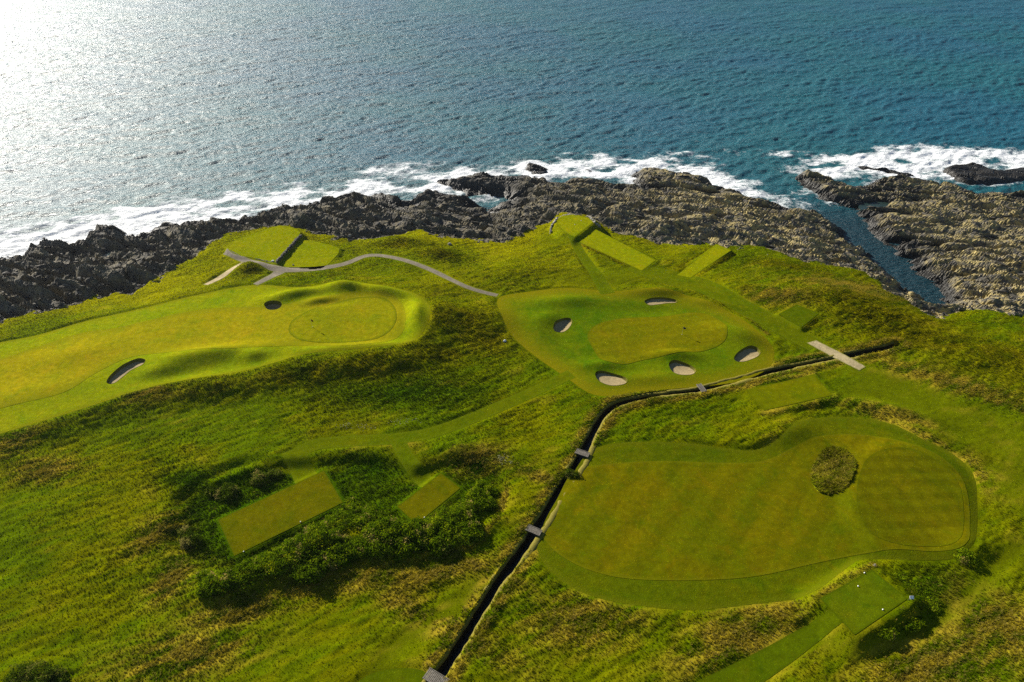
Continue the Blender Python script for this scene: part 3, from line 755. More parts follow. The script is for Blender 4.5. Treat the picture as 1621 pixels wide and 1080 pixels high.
# ------------------------------------------------------------------ sea
def ocean_tile(N, L, wind, ang, seed, damp=0.35):
    r = np.random.default_rng(seed)
    k = np.fft.fftfreq(N, L / N) * 2 * np.pi
    KX, KY = np.meshgrid(k, k, indexing='ij'); K = np.sqrt(KX ** 2 + KY ** 2); K[0, 0] = 1e-6
    wx, wy = math.cos(ang), math.sin(ang)
    cosf = (KX * wx + KY * wy) / K; Lw = wind * wind / 9.81
    P = np.exp(-1 / (K * Lw) ** 2) / K ** 4 * (0.05 + cosf ** 6) * np.exp(-(K * damp) ** 2); P[0, 0] = 0
    P = P * np.where(cosf < 0, 0.3, 1.0)
    h = (r.normal(size=(N, N)) + 1j * r.normal(size=(N, N))) * np.sqrt(P / 2)
    hh = np.fft.ifft2(h).real; s = hh.std(); hh /= s
    dx = np.fft.ifft2(-1j * KX / K * h).real / s; dy = np.fft.ifft2(-1j * KY / K * h).real / s
    gxx = np.gradient(dx, L / N, axis=0); gyy = np.gradient(dy, L / N, axis=1); gxy = np.gradient(dx, L / N, axis=1)
    return hh, dx, dy, gxx, gyy, gxy

def samp(t, x, y, L):
    N = t.shape[0]; u = x / L * N; v_ = y / L * N
    i = np.floor(u).astype(np.int64); j = np.floor(v_).astype(np.int64); fu = u - i; fv = v_ - j
    i0, i1, j0, j1 = i % N, (i + 1) % N, j % N, (j + 1) % N
    return (t[i0, j0] * (1 - fu) + t[i1, j0] * fu) * (1 - fv) + (t[i0, j1] * (1 - fu) + t[i1, j1] * fu) * fv

ys = [60, 100, 130, 150]; y = 160.0
while y < 640: ys.append(y); y += 0.62 + (y - 160) * 0.0016
ys += list(640 + np.cumsum(3 * 1.28 ** np.arange(23)))
rows = np.array(ys)
uu = np.linspace(-1, 1, 921); ext = 1 + np.cumsum(0.01 * 1.3 ** np.arange(16)); uu = np.concatenate([-ext[::-1], uu, ext])
Wd = 0.75 * (0.8 * rows + 63) * 1.06
SX = (uu[None, :] * Wd[:, None]); SY = np.repeat(rows[:, None], len(uu), 1); SS = SX.shape
sx = SX.ravel(); sy = SY.ravel()
sd_sh = np.full(len(sx), 60.0); nearm = (sy < 420) & (np.abs(sx) < 700)
sd_sh[nearm] = np.minimum(pdist(shore, sx[nearm], sy[nearm])[0], 60)
ISLETS_PX = [[(1488,268),(1505,261),(1532,258),(1556,262),(1580,268),(1625,266),(1660,272),(1640,286),(1604,290),(1560,293),(1530,292),(1508,284)],
             [(1349,263),(1362,260),(1384,266),(1396,263),(1420,267),(1440,272),(1458,279),(1440,281),(1412,276),(1380,270)],
             [(826,263),(838,257),(858,262),(874,268),(868,277),(848,278),(832,272)],
             [(918,268),(932,265),(941,270),(936,277),(922,274)],
             [(872,266),(888,267),(893,271),(884,273)]]
ISLETS = [smooth(at_z(p, 0.4), 3) for p in ISLETS_PX]
for p in ISLETS:
    sd_sh = np.minimum(sd_sh, np.where(nearm, sd_near(p, sx, sy, 60.0), 60))
TL = 640.0
hh, dx, dy, gxx, gyy, gxy = ocean_tile(1024, TL, 6.2, math.radians(-76), 3, 0.55)
TL2 = 97.0
h2, dx2, dy2, _, _, _ = ocean_tile(256, TL2, 3.0, math.radians(-60), 5, 0.5)
amp = 0.27 * (0.35 + 0.65 * sstep(2, 26, sd_sh)) * (1 - sstep(640, 1500, sy))
zz = amp * samp(hh, sx, sy, TL); chop = 0.75
X2 = sx - chop * amp * samp(dx, sx, sy, TL); Y2 = sy - chop * amp * samp(dy, sx, sy, TL)
amp2 = 0.19 * (1 - sstep(420, 700, sy))
zz = zz + amp2 * samp(h2, sx, sy, TL2)
J = (1 + chop * 0.30 * -samp(gxx, sx, sy, TL)) * (1 + chop * 0.30 * -samp(gyy, sx, sy, TL)) - (chop * 0.30 * samp(gxy, sx, sy, TL)) ** 2
zz = 0.42 * np.tanh(zz / 0.42)
caps = sstep(0.80, 0.66, J) * sstep(0.1, 0.5, fbm(sx / 30, sy / 22, 3, 131))
def sblob(px, py, rx, ry, ang=0):
    c = at_z([(px, py)], 0)[0]; a = math.radians(ang); ddx = sx - c[0]; ddy = sy - c[1]
    u = (ddx * math.cos(a) + ddy * math.sin(a)) / rx; v_ = (-ddx * math.sin(a) + ddy * math.cos(a)) / ry
    return np.exp(-(u * u + v_ * v_))
surf = np.maximum.reduce([c_ * sblob(px, py, rx * 1.1, ry * 1.35, an) for c_, px, py, rx, ry, an in [
    (1.0,850,266,18,9,0),(1.0,900,262,18,9,0),(1.0,965,268,20,9,-8),(.95,1050,262,22,8,-8),(1.0,1120,282,20,7,-25),(.95,1200,313,16,6,-25),(.9,1300,268,16,9,0),(1.0,1350,258,24,10,0),
    (1.0,1420,256,26,13,-5),(1.0,1520,246,32,9,-8),(1.0,1610,252,20,9,0),(1.0,690,290,18,8,15),(.9,750,272,18,6,5),(1.0,560,299,24,9,18),(.95,450,316,24,12,22),(.95,340,330,28,13,22),
    (1.0,220,346,26,13,25),(1.0,120,365,24,12,25),(1.0,10,385,28,13,22),(.65,620,270,28,7,8),(.55,1090,245,20,4,-10),(.65,1270,245,22,6,-6),(.7,1480,238,28,6,-6),(.6,930,248,28,6,0),
    (.72,1245,312,9,4,20),(.6,770,315,7,4,0),(.7,720,302,9,4,0),(.6,1160,240,8,4,0)]])
fsh = np.exp(-np.maximum(sd_sh, 0) / 3.0) * 0.35
open_sea = sstep(190, 205, sy + 0 * sx) + (sx < 60)
fsh = np.where((sx > 115) & (sy < 232), fsh * 0.25, fsh)
fn = fbm(sx / 9, sy / 6, 4, 141); fl = 1 - np.abs(fbm(sx / 12, sy / 6.5, 4, 145)) * 2.2
foam = surf * (0.54 + 0.45 * fn + 0.34 * fl) + fsh * (0.9 + 0.6 * fn) + 0.75 * caps * sstep(0.0, 0.3, fbm(sx / 2.2, sy / 1.6, 2, 151))
foam = np.where((sx > 115) & (sy < 226), foam * 0.4, foam)
zz = zz + 0.35 * np.clip(foam, 0, 1) * (0.5 + fn) * sstep(0.05, 0.4, surf)
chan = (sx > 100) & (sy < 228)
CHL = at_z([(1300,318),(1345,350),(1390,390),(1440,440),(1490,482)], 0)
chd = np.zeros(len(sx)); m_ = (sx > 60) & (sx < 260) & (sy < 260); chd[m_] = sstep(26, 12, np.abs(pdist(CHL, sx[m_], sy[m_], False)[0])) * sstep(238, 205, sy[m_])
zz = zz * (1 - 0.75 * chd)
shal = np.where(chan, 0.12, 1.0) * np.clip(np.exp(-np.maximum(sd_sh, 0) / 16.0) * 0.75 + 0.4 * surf, 0, 0.9)
idx = np.arange(len(sx)).reshape(SS)
land_c = np.stack([sd_sh.reshape(SS)[:-1, :-1], sd_sh.reshape(SS)[1:, 1:]]).max(0) < -6
v, f, used = compact(np.stack([X2, Y2, zz], 1), grid_faces(~land_c, idx))
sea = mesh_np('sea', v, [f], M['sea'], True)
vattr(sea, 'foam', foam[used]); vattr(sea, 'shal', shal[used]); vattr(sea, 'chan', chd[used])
tag(sea, 'teal sea with small waves, sun glitter and white surf', 'sea', kind='structure')

for k, (p, lab) in enumerate(zip(ISLETS, ['large low black skerry in the surf at the right edge', 'thin chain of half drowned rocks in the right hand surf', 'small jagged rock in the surf off the middle point',
        'tiny dark rock awash in the surf off the middle point', 'smallest sliver of rock awash beside the jagged surf rock'])):
    hmax = [1.9, 1.0, 1.4, 0.7, 0.5][k]
    o = sheet('skerry', p, M['rock'], 0, step=0.38, skirt=1.5, smoothf=False,
          zf=lambda x, y: -0.3 + hmax * sstep(0, 3.0, -pdist(p, x, y)[0]) + sstep(0, 2, -pdist(p, x, y)[0]) * 0.42 * rock_relief(x, y))
    tag(o, lab, 'rock', 'skerries in the surf')

# ------------------------------------------------------------------ loose rocks
def hull_mesh(name, seed, sx_, sy_, sz_, n=13):
    r = random.Random(seed); bm = bmesh.new()
    for _ in range(n):
        p = Vector((r.gauss(0, 1), r.gauss(0, 1), r.gauss(0, 1))).normalized()
        m_ = max(abs(p.x), abs(p.y), abs(p.z)) ** 0.6
        bm.verts.new((p.x / m_ * sx_, p.y / m_ * sy_, p.z / m_ * sz_))
    res = bmesh.ops.convex_hull(bm, input=bm.verts)
    bmesh.ops.delete(bm, geom=[g for g in res['geom_interior'] if isinstance(g, bmesh.types.BMVert)], context='VERTS')
    bmesh.ops.recalc_face_normals(bm, faces=bm.faces)
    me = bpy.data.meshes.new(name); bm.to_mesh(me); bm.free(); return me
ROCKM = [hull_mesh('rock', 300 + k, 1.0, 0.62, 0.55) for k in range(14)]
for me in ROCKM: me.materials.append(M['rock'])
SMALLM = [hull_mesh('stone', 400 + k, 1.0, 0.7, 0.6, 9) for k in range(8)]

inview = np.abs(gx) < 0.75 * (0.8 * gy + 58) * 1.04
cand = np.where((dgw < -1.5) & (ds > 1.0) & inview & (gy > 60))[0]
wgt = (0.6 + 0.3 * (gx[cand] < 20)); wgt /= wgt.sum()
pick = RNG.choice(cand, 300, replace=False, p=wgt)
for i in pick:
    s = float(RNG.uniform(0.6, 1.3) * (0.95 if gx[i] < -40 else 0.9))
    o = bpy.data.objects.new('rock', ROCKM[int(RNG.integers(14))]); COL.objects.link(o); o.parent = rocky
    o.location = (gx[i], gy[i], z[i] + 0.05 * s); lk = gx[i] < -40; o.scale = (s * RNG.uniform(0.8, 1.4), s, s * RNG.uniform(0.8, 1.4)) if lk else (s * RNG.uniform(1.2, 2.4), s, s * RNG.uniform(0.6, 1.0))
    o.rotation_euler = (RNG.uniform(-0.5, 0.5), RNG.uniform(-0.2, 0.2), math.radians(-21) + RNG.normal(0, 0.9 if lk else 0.25))

def scatter_stones(name, ids, smin, smax, m, parent, zoff=0.0):
    vs_, fs_, base = [], [], 0
    pre = []
    for me in SMALLM:
        me.calc_loop_triangles()
        pre.append((np.array([v.co[:] for v in me.vertices]), np.array([t.vertices[:] for t in me.loop_triangles])))
    for i in ids:
        pv, pf = pre[int(RNG.integers(len(pre)))]
        s = RNG.uniform(smin, smax); a = RNG.uniform(0, 6.28); b = RNG.uniform(-0.6, 0.6)
        q = pv * s * np.array([RNG.uniform(0.8, 1.5), 1, 1])
        q = np.stack([q[:, 0], q[:, 1] * math.cos(b) - q[:, 2] * math.sin(b), q[:, 1] * math.sin(b) + q[:, 2] * math.cos(b)], 1)
        q = np.stack([q[:, 0] * math.cos(a) - q[:, 1] * math.sin(a), q[:, 0] * math.sin(a) + q[:, 1] * math.cos(a), q[:, 2]], 1)
        vs_.append(q + np.array([gx[i], gy[i], z[i] + zoff])); fs_.append(pf + base); base += len(pv)
    o = mesh_np(name, np.vstack(vs_), [np.vstack(fs_)], m, False, parent=parent)
    return tag(o, kind='stuff')
cand2 = np.where((dgw < 0.8) & (ds > 0.5) & inview & (gy > 60))[0]
wg = np.exp(-np.maximum(-dgw[cand2], 0) / 5) + 0.06; wg /= wg.sum()
scatter_stones('rubble', RNG.choice(cand2, 3000, replace=False, p=wg), 0.15, 0.55, M['rock'], rocky)

# tide pools
for (p, lv), lab in zip(POOLS, ['dark still tide pool beside the right hand inlet', 'glaring pool among the rocks at the left edge', 'thin pool between left hand rocks', 'small bright pool in left hand rocks nearest the sea']):
    o = sheet('tide_pool', p, M['pool'], 0, step=0.5, skirt=0.3, zf=lambda x, y: np.full(len(x), lv))
    tag(o, lab, 'pool', kind='structure')

# ------------------------------------------------------------------ mown turf
bunk_l = list(BUNK.values())
o = sheet('fairway', F1, M['semi1'], 0.0, [BUNK['a'], BUNK['b']]); tag(o, 'mown apron grass around the left hand hole', 'fairway')
o = sheet('fairway', F1i, M['fair1'], 0.03, [BUNK['a'], BUNK['b']], skirt=0.06); tag(o, 'yellowish short fairway running in from the left edge', 'fairway')
o = sheet('fairway', F2, M['semi2'], 0.0, [BUNK[k] for k in 'cdefg']); tag(o, 'mown surround of the middle green with five bunkers', 'fairway')
o = sheet('fairway', F3, M['semi3'], 0.0, [ISLE]); tag(o, 'darker mown band around the big right hand fairway', 'fairway')
o = sheet('fairway', F3i, M['fair3'], 0.035, [ISLE], skirt=0.07); tag(o, 'broad striped fairway right of the ditch with a grassy island', 'fairway')
o = sheet('fairway', APRON, M['tee_dark'], 0.0); tag(o, 'rounded mown turf cut off by the bottom edge beside the ditch', 'fairway')
o = sheet('golf_green', G1, M['green1'], 0.065, skirt=0.08); tag(o, 'oval putting green of the left hole with a red flag', 'golf green')
o = sheet('golf_green', G2, M['green2'], 0.05, skirt=0.08); tag(o, 'kidney shaped putting green ringed by five bunkers', 'golf green')
o = sheet('golf_green', G3, M['green3'], 0.07, skirt=0.08); tag(o, 'large striped putting green right of the tall grass island', 'golf green')
TL_ = {'a': ('tee_sea', 'bright round ended seaside tee left of the dark stone wall'), 'b': ('tee_sea', 'bright square tee right of the dark stone wall'),
       'c': ('tee_sea', 'raised fan shaped tee on the rocks behind a stone parapet'), 'd': ('tee_sea', 'long narrow tee sloping away from the raised fan shaped tee'),
       'e': ('tee_sea', 'narrow tee lying askew below the rocks, right of the long tee'), 'f': ('tee_dark', 'small diamond shaped tee near the pale gravel track'),
       'g': ('tee_right', 'rectangular tee on a rough bank just below the ditch'), 'h': ('tee_mid', 'raised tee at bottom right with white markers and a marker stone'),
       'i': ('tee_olive', 'largest rectangular tee, lower left beside the brambles'), 'j': ('tee_olive', 'smaller rectangular tee above the bramble thicket')}
for k, p in TEES.items():
    o = sheet('tee_box', p, M[TL_[k][0]], 0.05, step=0.4, skirt=0.35); tag(o, TL_[k][1], 'tee box', 'tee boxes')
PL = {'main': 'mown grass path running from the middle green down to the left', 'toI': 'short mown link to the largest rectangular tee', 'toJ': 'curved mown link to the smaller rectangular tee',
      'toH': 'dark mown path up to the bottom right tee', 'toC': 'mown path down from the raised fan shaped tee', 'walk': 'wide mown walkway between the sea tees and the gravel track'}
for j, (k, p) in enumerate(PATHS.items()):
    o = sheet('path', p, M['tee_dark'] if k == 'toH' else M['path_grass'], 0.010 + 0.004 * j, step=0.42, skirt=0.3); tag(o, PL[k], 'path', kind='structure')
o = sheet('path', GRAVEL, M['gravel'], 0.05, step=0.4, skirt=0.15); tag(o, 'grey gravel path winding behind the left green', 'path', kind='structure')
o = sheet('path', GRAVEL2, M['gravel'], 0.045, step=0.4, skirt=0.15); tag(o, 'short grey gravel spur below the seaside tees', 'path', kind='structure')
o = sheet('path', SAND, M['sandpath'], 0.04, step=0.4, skirt=0.15); tag(o, 'straight beige sandy path left of the seaside tees', 'path', kind='structure')
o = sheet('track', TRACK, M['track'], 0.06, step=0.4, skirt=0.2); tag(o, 'short pale gravel track crossing the ditch', 'track', kind='structure')

# ------------------------------------------------------------------ bunkers
BL = {'a': 'small round dark bunker above the left fairway', 'b': 'crescent bunker on the lower side of the left fairway', 'c': 'long shallow bunker behind the middle green',
      'd': 'rounded bunker left of the middle green', 'e': 'oval bunker at the front left of the middle green', 'f': 'oval bunker at the front middle of the middle green', 'g': 'deep bunker right of the middle green'}
for k, p in BUNK.items():
    c = p.mean(0); zc = float(H(c[:1], c[1:])[0]); n_ = len(p)
    root = empty('bunker', (c[0], c[1], zc)); tag(root, BL[k], 'bunker', 'sand bunkers')
    depth = {'a': 1.2, 'b': 0.8, 'c': 0.5}.get(k, 0.7)
    rim = np.column_stack([p, H(p[:, 0], p[:, 1]) + 0.04]); ins = c + (p - c) * 0.91; floor_z = rim[:, 2].min()
    low = np.column_stack([ins, 0.55 * rim[:, 2] + 0.45 * floor_z - depth * 0.75])
    lowb = np.column_stack([ins, low[:, 2]])
    i = np.arange(n_); j = (i + 1) % n_
    mid = (rim + low) / 2; mid[:, :2] += (p - c) * 0.03
    mesh_np('turf_face', np.vstack([rim, mid, low]), [np.stack([i, j, j + n_, i + n_], 1), np.stack([i + n_, j + n_, j + 2 * n_, i + 2 * n_], 1)], M['turf_face'], True, (c[0], c[1], zc), root)
    rings = [np.column_stack([c + (ins - c) * t, low[:, 2] * t ** 1.5 + (floor_z - depth) * (1 - t ** 1.5) + 0.05 * fbm(p[:, 0] * 2 + t * 9, p[:, 1] * 2, 2, 7)]) for t in (1.02, 0.8, 0.55, 0.3)]
    cen = np.array([[c[0], c[1], floor_z - depth]])
    fs_ = [np.stack([i + r * n_, j + r * n_, j + (r + 1) * n_, i + (r + 1) * n_], 1) for r in range(3)]
    mesh_np('sand', np.vstack(rings + [cen]), fs_ + [np.stack([i + 3 * n_, j + 3 * n_, np.full(n_, 4 * n_)], 1)], M['sand'], True, (c[0], c[1], zc), root)

# ------------------------------------------------------------------ ditch
def ditch(line, lab):
    c0 = line[len(line) // 2]; zc = float(H(c0[:1], c0[1:])[0])
    root = empty('ditch', (c0[0], c0[1], zc)); tag(root, lab, 'ditch')
    seg = np.linalg.norm(np.diff(line, axis=0), axis=1); s = np.concatenate([[0], np.cumsum(seg)]); S = np.arange(0, s[-1], 0.4)
    c = np.stack([np.interp(S, s, line[:, 0]), np.interp(S, s, line[:, 1])], 1)
    d = np.gradient(c, axis=0); d = np.stack([np.convolve(np.pad(d[:, q], 4, 'edge'), np.ones(9) / 9, 'valid') for q in (0, 1)], 1); d /= np.linalg.norm(d, axis=1)[:, None]
    nr = np.stack([-d[:, 1], d[:, 0]], 1); n_ = len(c); i = np.arange(n_ - 1)
    hc = H(c[:, 0], c[:, 1])
    for side in (1, -1):
        jit = 0.14 * fbm(S / 1.1, S * 0 + side, 3, 171) + 0.30 * fbm(S / 6, S * 0 + side, 2, 172)
        jit = jit - 0.28 * sstep(60, 78, S) * (1 if len(c) > 100 else 0)
        def strip(off, dz): return np.column_stack([c + nr * (side * (off + jit))[:, None], hc + dz])
        nz = 0.08 * fbm(S / 0.9, S * 0 + 3 * side, 2, 173)
        wdt = 0.85 if side < 0 else 0.55
        lip = [strip(DITCH_HW - 0.16, -0.22), strip(DITCH_HW - 0.08, 0.03 + nz), strip(DITCH_HW + 0.35, 0.12 + nz), strip(DITCH_HW + wdt, 0.08 + nz), strip(DITCH_HW + wdt + 0.3, -0.2)]
        fs_ = [np.stack([i + r * n_, i + 1 + r * n_, i + 1 + (r + 1) * n_, i + (r + 1) * n_], 1) for r in range(4)]
        mesh_np('bank_edge', np.vstack(lip), fs_, M['straw'], True, root.location[:], root)
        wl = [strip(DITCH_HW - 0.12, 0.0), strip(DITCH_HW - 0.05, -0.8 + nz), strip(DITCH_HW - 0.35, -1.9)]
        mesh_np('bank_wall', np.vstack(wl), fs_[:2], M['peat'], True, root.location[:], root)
    wt = [np.column_stack([c + nr * 0.95, hc - 1.55]), np.column_stack([c - nr * 0.95, hc - 1.55])]
    mesh_np('water', np.vstack(wt), [np.stack([i, i + 1, i + 1 + n_, i + n_], 1)], M['ditchwater'], True, root.location[:], root)
ditch(DITCH1, 'long dark drainage ditch crossing the course with straw coloured edges')
ditch(DITCH2, 'short end of the ditch beyond the pale gravel track')

def box(name, sx_, sy_, sz_, m, parent, loc, rz=0, bev=0.01):
    bm = bmesh.new(); bmesh.ops.create_cube(bm, size=1)
    for v_ in bm.verts: v_.co = Vector((v_.co.x * sx_, v_.co.y * sy_, v_.co.z * sz_))
    if bev: bmesh.ops.bevel(bm, geom=bm.edges[:], offset=bev, segments=1, affect='EDGES')
    me = bpy.data.meshes.new(name); bm.to_mesh(me); bm.free(); me.materials.append(m)
    o = bpy.data.objects.new(name, me); COL.objects.link(o); o.parent = parent; o.location = loc; o.rotation_euler = (0, 0, rz); return o

def bridge(px, py, lab, wid=1.35, ln=2.7, turn=0.0):
    q = np.array(at1(px, py)); k = np.linalg.norm(DITCH1 - q, axis=1).argmin(); k = min(max(k, 1), len(DITCH1) - 2)
    t = DITCH1[k + 1] - DITCH1[k - 1]; ang = math.atan2(t[1], t[0]) + math.pi / 2 + turn
    _, cx_, cy_ = pdist(DITCH1, q[:1], q[1:], False); zc = float(H(cx_, cy_)[0])
    r = empty('footbridge', (float(cx_[0]), float(cy_[0]), zc + 0.12)); r.rotation_euler = (0, 0, ang); tag(r, lab, 'footbridge', 'footbridges over the ditch')
    nb = 14; pw = ln / nb
    for sgn in (-1, 1): box('beam', ln, 0.14, 0.24, M['wood'], r, (0, sgn * (wid / 2 - 0.25), 0.12))
    me = None
    for b in range(nb):
        if me is None:
            o = box('plank', pw - 0.055, wid, 0.06, M['wood'], r, (-ln / 2 + pw * (b + 0.5), 0, 0.272)); me = o.data
        else:
            o = bpy.data.objects.new('plank', me); COL.objects.link(o); o.parent = r; o.location = (-ln / 2 + pw * (b + 0.5), RNG.uniform(-0.04, 0.04), 0.272 + RNG.uniform(-0.008, 0.008))
    for sgn in (-1, 1): box('kerb_rail', ln, 0.09, 0.08, M['wood'], r, (0, sgn * (wid / 2 - 0.06), 0.345))
bridge(920, 719, 'grey timber footbridge at the upper left corner of the big fairway')
bridge(843, 841, 'grey timber footbridge at the lower left corner of the big fairway')
bridge(1111, 618, 'small narrow footbridge over the ditch below the middle green', 1.2, 2.6)
bridge(692, 1078, 'timber footbridge cut off by the bottom edge of the picture', 1.8, 3.4)

# ------------------------------------------------------------------ stone walls
def wall(name, path_px, dzs, size, m, lab, rows_=3, dz=0.0, zadd=0.0, closed=False):
    c = smooth(at(path_px, dz), 6, False); seg = np.linalg.norm(np.diff(c, axis=0), axis=1); s = np.concatenate([[0], np.cumsum(seg)])
    r = empty(name, (c[0][0], c[0][1], float(H(c[:1, 0], c[:1, 1])[0]))); tag(r, lab, 'wall')
    ms = []
    for k in range(5):
        me = hull_mesh('stone', 500 + k, 0.62, 0.48, 0.42, 14); me.materials.append(m); ms.append(me)
    S = np.arange(0, s[-1], size * 0.92)
    for row in range(rows_):
        for q, t in enumerate(S):
            t = t + (row % 2) * size * 0.45
            x_ = float(np.interp(t, s, c[:, 0])); y_ = float(np.interp(t, s, c[:, 1]))
            a_ = math.atan2(float(np.interp(t + .1, s, c[:, 1])) - y_ + 1e-6, float(np.interp(t + .1, s, c[:, 0])) - x_ + 1e-6)
            o = bpy.data.objects.new('stone', ms[int(RNG.integers(5))]); COL.objects.link(o); o.parent = r
            zz_ = float(H(np.array([x_]), np.array([y_]))[0]) + zadd + row * size * 0.72
            o.location = Vector((x_ + RNG.normal(0, .05), y_ + RNG.normal(0, .05), zz_)) - r.location
            sc_ = size * RNG.uniform(0.85, 1.2); o.scale = (sc_, sc_, sc_); o.rotation_euler = (RNG.uniform(-.25, .25), RNG.uniform(-.25, .25), a_ + RNG.normal(0, .2))
wall('stone_wall', [(477,374),(458,393),(438,415)], 0, 0.72, M['darkstone'], 'dark stone wall between the two left seaside tees', 3, 0.2, -0.6)
wall('stone_parapet', [(872,362),(873,354),(879,345),(889,338),(905,335.5),(925,340),(942,346),(950,352)], 0, 0.75, M['stone'], 'curved pale stone parapet behind the raised fan shaped tee', 2, 1.6, -0.1)
wall('stone_kerb', [(437,414),(420,411),(404,407)], 0, 0.45, M['darkstone'], 'low dark stone kerb along the front of the left seaside tee', 1, 0.5, -0.05)

# ------------------------------------------------------------------ flags, markers
def cyl_mesh(name, pts, m, seg=10):
    """lathe from (r, z)"""
    bm = bmesh.new(); rings = []
    for r_, z_ in pts: rings.append([bm.verts.new((r_ * math.cos(6.28318 * k / seg), r_ * math.sin(6.28318 * k / seg), z_)) for k in range(seg)])
    for a_, b_ in zip(rings, rings[1:]):
        for k in range(seg): bm.faces.new((a_[k], a_[(k + 1) % seg], b_[(k + 1) % seg], b_[k]))
    bm.faces.new(rings[0][::-1]); bm.faces.new(rings[-1])
    me = bpy.data.meshes.new(name); bm.to_mesh(me); bm.free(); me.materials.append(m); return me

def flag(px, py, cloth, lab):
    x_, y_ = at1(px, py); zc = float(H(np.array([x_]), np.array([y_]))[0]) + 0.06
    r = empty('flagstick', (x_, y_, zc)); tag(r, lab, 'flag')
    o = bpy.data.objects.new('pole', cyl_mesh('pole', [(0.035, -0.1), (0.03, 1.0), (0.025, 2.25), (0.035, 2.27), (0.01, 2.32)], M['pole'], 8)); COL.objects.link(o); o.parent = r
    nx, nz = 9, 5; vv, ff = [], []
    for side in (0, 1):
        for i_ in range(nx):
            for j_ in range(nz):
                u = i_ / (nx - 1); w = 0.09 * math.sin(u * 7.0) * u + 0.008 * (side * 2 - 1)
                vv.append((0.02 + 0.62 * u, w, 2.2 - 0.5 * j_ / (nz - 1) - 0.10 * u))
        b = side * nx * nz
        ff += [(b + i_ * nz + j_, b + i_ * nz + j_ + 1, b + (i_ + 1) * nz + j_ + 1, b + (i_ + 1) * nz + j_) for i_ in range(nx - 1) for j_ in range(nz - 1)]
    c = mesh_np('flag_cloth', np.array(vv), [np.array(ff)], cloth, True); c.parent = r; c.location = (0, 0, 0); c.rotation_euler = (0, 0, -0.5)
    o = bpy.data.objects.new('cup', cyl_mesh('cup', [(0.03, -0.09), (0.07, -0.09), (0.075, 0.012)], M['white'], 12)); COL.objects.link(o); o.parent = r
flag(1079.5, 530, M['navy'], 'flagstick with dark flag on the middle green')
flag(494.5, 518, M['red'], 'flagstick with dark red flag on the left green')

MK = cyl_mesh('tee_marker', [(0.06, -0.02), (0.10, 0.03), (0.11, 0.09), (0.08, 0.15), (0.03, 0.175)], M['white'], 12)
for px, py, lab in [(386,874,'white tee marker near the lower corner of the largest rectangular tee'), (476,827,'white tee marker on the lower long side of the largest rectangular tee'),
                    (672,820,'white tee marker near the bottom corner of the smaller rectangular tee'), (1358,929,'white tee marker in the middle of the bottom right tee'),
                    (1397,966,'white tee marker near the lower side of the bottom right tee'), (1368,908,'white tee marker near the top corner of the bottom right tee'),
                    (920,350,'white tee marker on the right of the raised fan shaped tee'), (910,356,'white tee marker in the middle of the raised fan shaped tee')]:
    x_, y_ = at1(px, py); o = bpy.data.objects.new('tee_marker', MK); COL.objects.link(o)
    o.location = (x_, y_, float(H(np.array([x_]), np.array([y_]))[0]) + 0.06); tag(o, lab, 'tee marker', 'white tee markers')
def marker_stone(px, py, s, m, lab, name='marker_stone', up=0.3):
    x_, y_ = at1(px, py); me = hull_mesh(name, int(px), 0.7, 0.55, 0.6, 26); me.materials.append(m)
    o = bpy.data.objects.new(name, me); COL.objects.link(o); o.location = (x_, y_, float(H(np.array([x_]), np.array([y_]))[0]) + s * up); o.scale = (s, s, s); o.rotation_euler = (0, 0.1, 0.4); return tag(o, lab, 'stone')
marker_stone(1383, 898, 0.5, M['stone'], 'whitish marker stone at the top corner of the bottom right tee')
marker_stone(799, 541, 0.55, M['white'], 'white stone in the rough right of the left green')
marker_stone(432, 414, 0.5, M['white'], 'white stone at the front end of the dark stone wall')
marker_stone(464, 420, 0.35, M['stone'], 'small grey stone on the square seaside tee')
marker_stone(1126, 387, 0.7, M['stone'], 'pale boulder above the narrow askew tee', 'boulder')
marker_stone(1215, 404, 0.5, M['stone'], 'pale boulder in the grass at the rock edge', 'boulder')
marker_stone(554, 374, 0.8, M['stone'], 'pale slab in the grass right of the seaside tees', 'boulder')
marker_stone(712, 388, 0.9, M['stone'], 'grey slab lying in the dune grass above the gravel path', 'boulder')
x_, y_ = at1(1440, 951); zc = float(H(np.array([x_]), np.array([y_]))[0])
r = empty('tee_sign', (x_, y_, zc)); tag(r, 'dark tee sign post with a white sloping board, right corner of bottom right tee', 'sign')
for s_ in (-0.22, 0.22): box('post', 0.08, 0.08, 0.8, M['dark'], r, (s_, 0, 0.4))
bd = box('board', 0.62, 0.05, 0.46, M['white'], r, (0, -0.04, 0.82)); bd.rotation_euler = (-0.9, 0, 0)

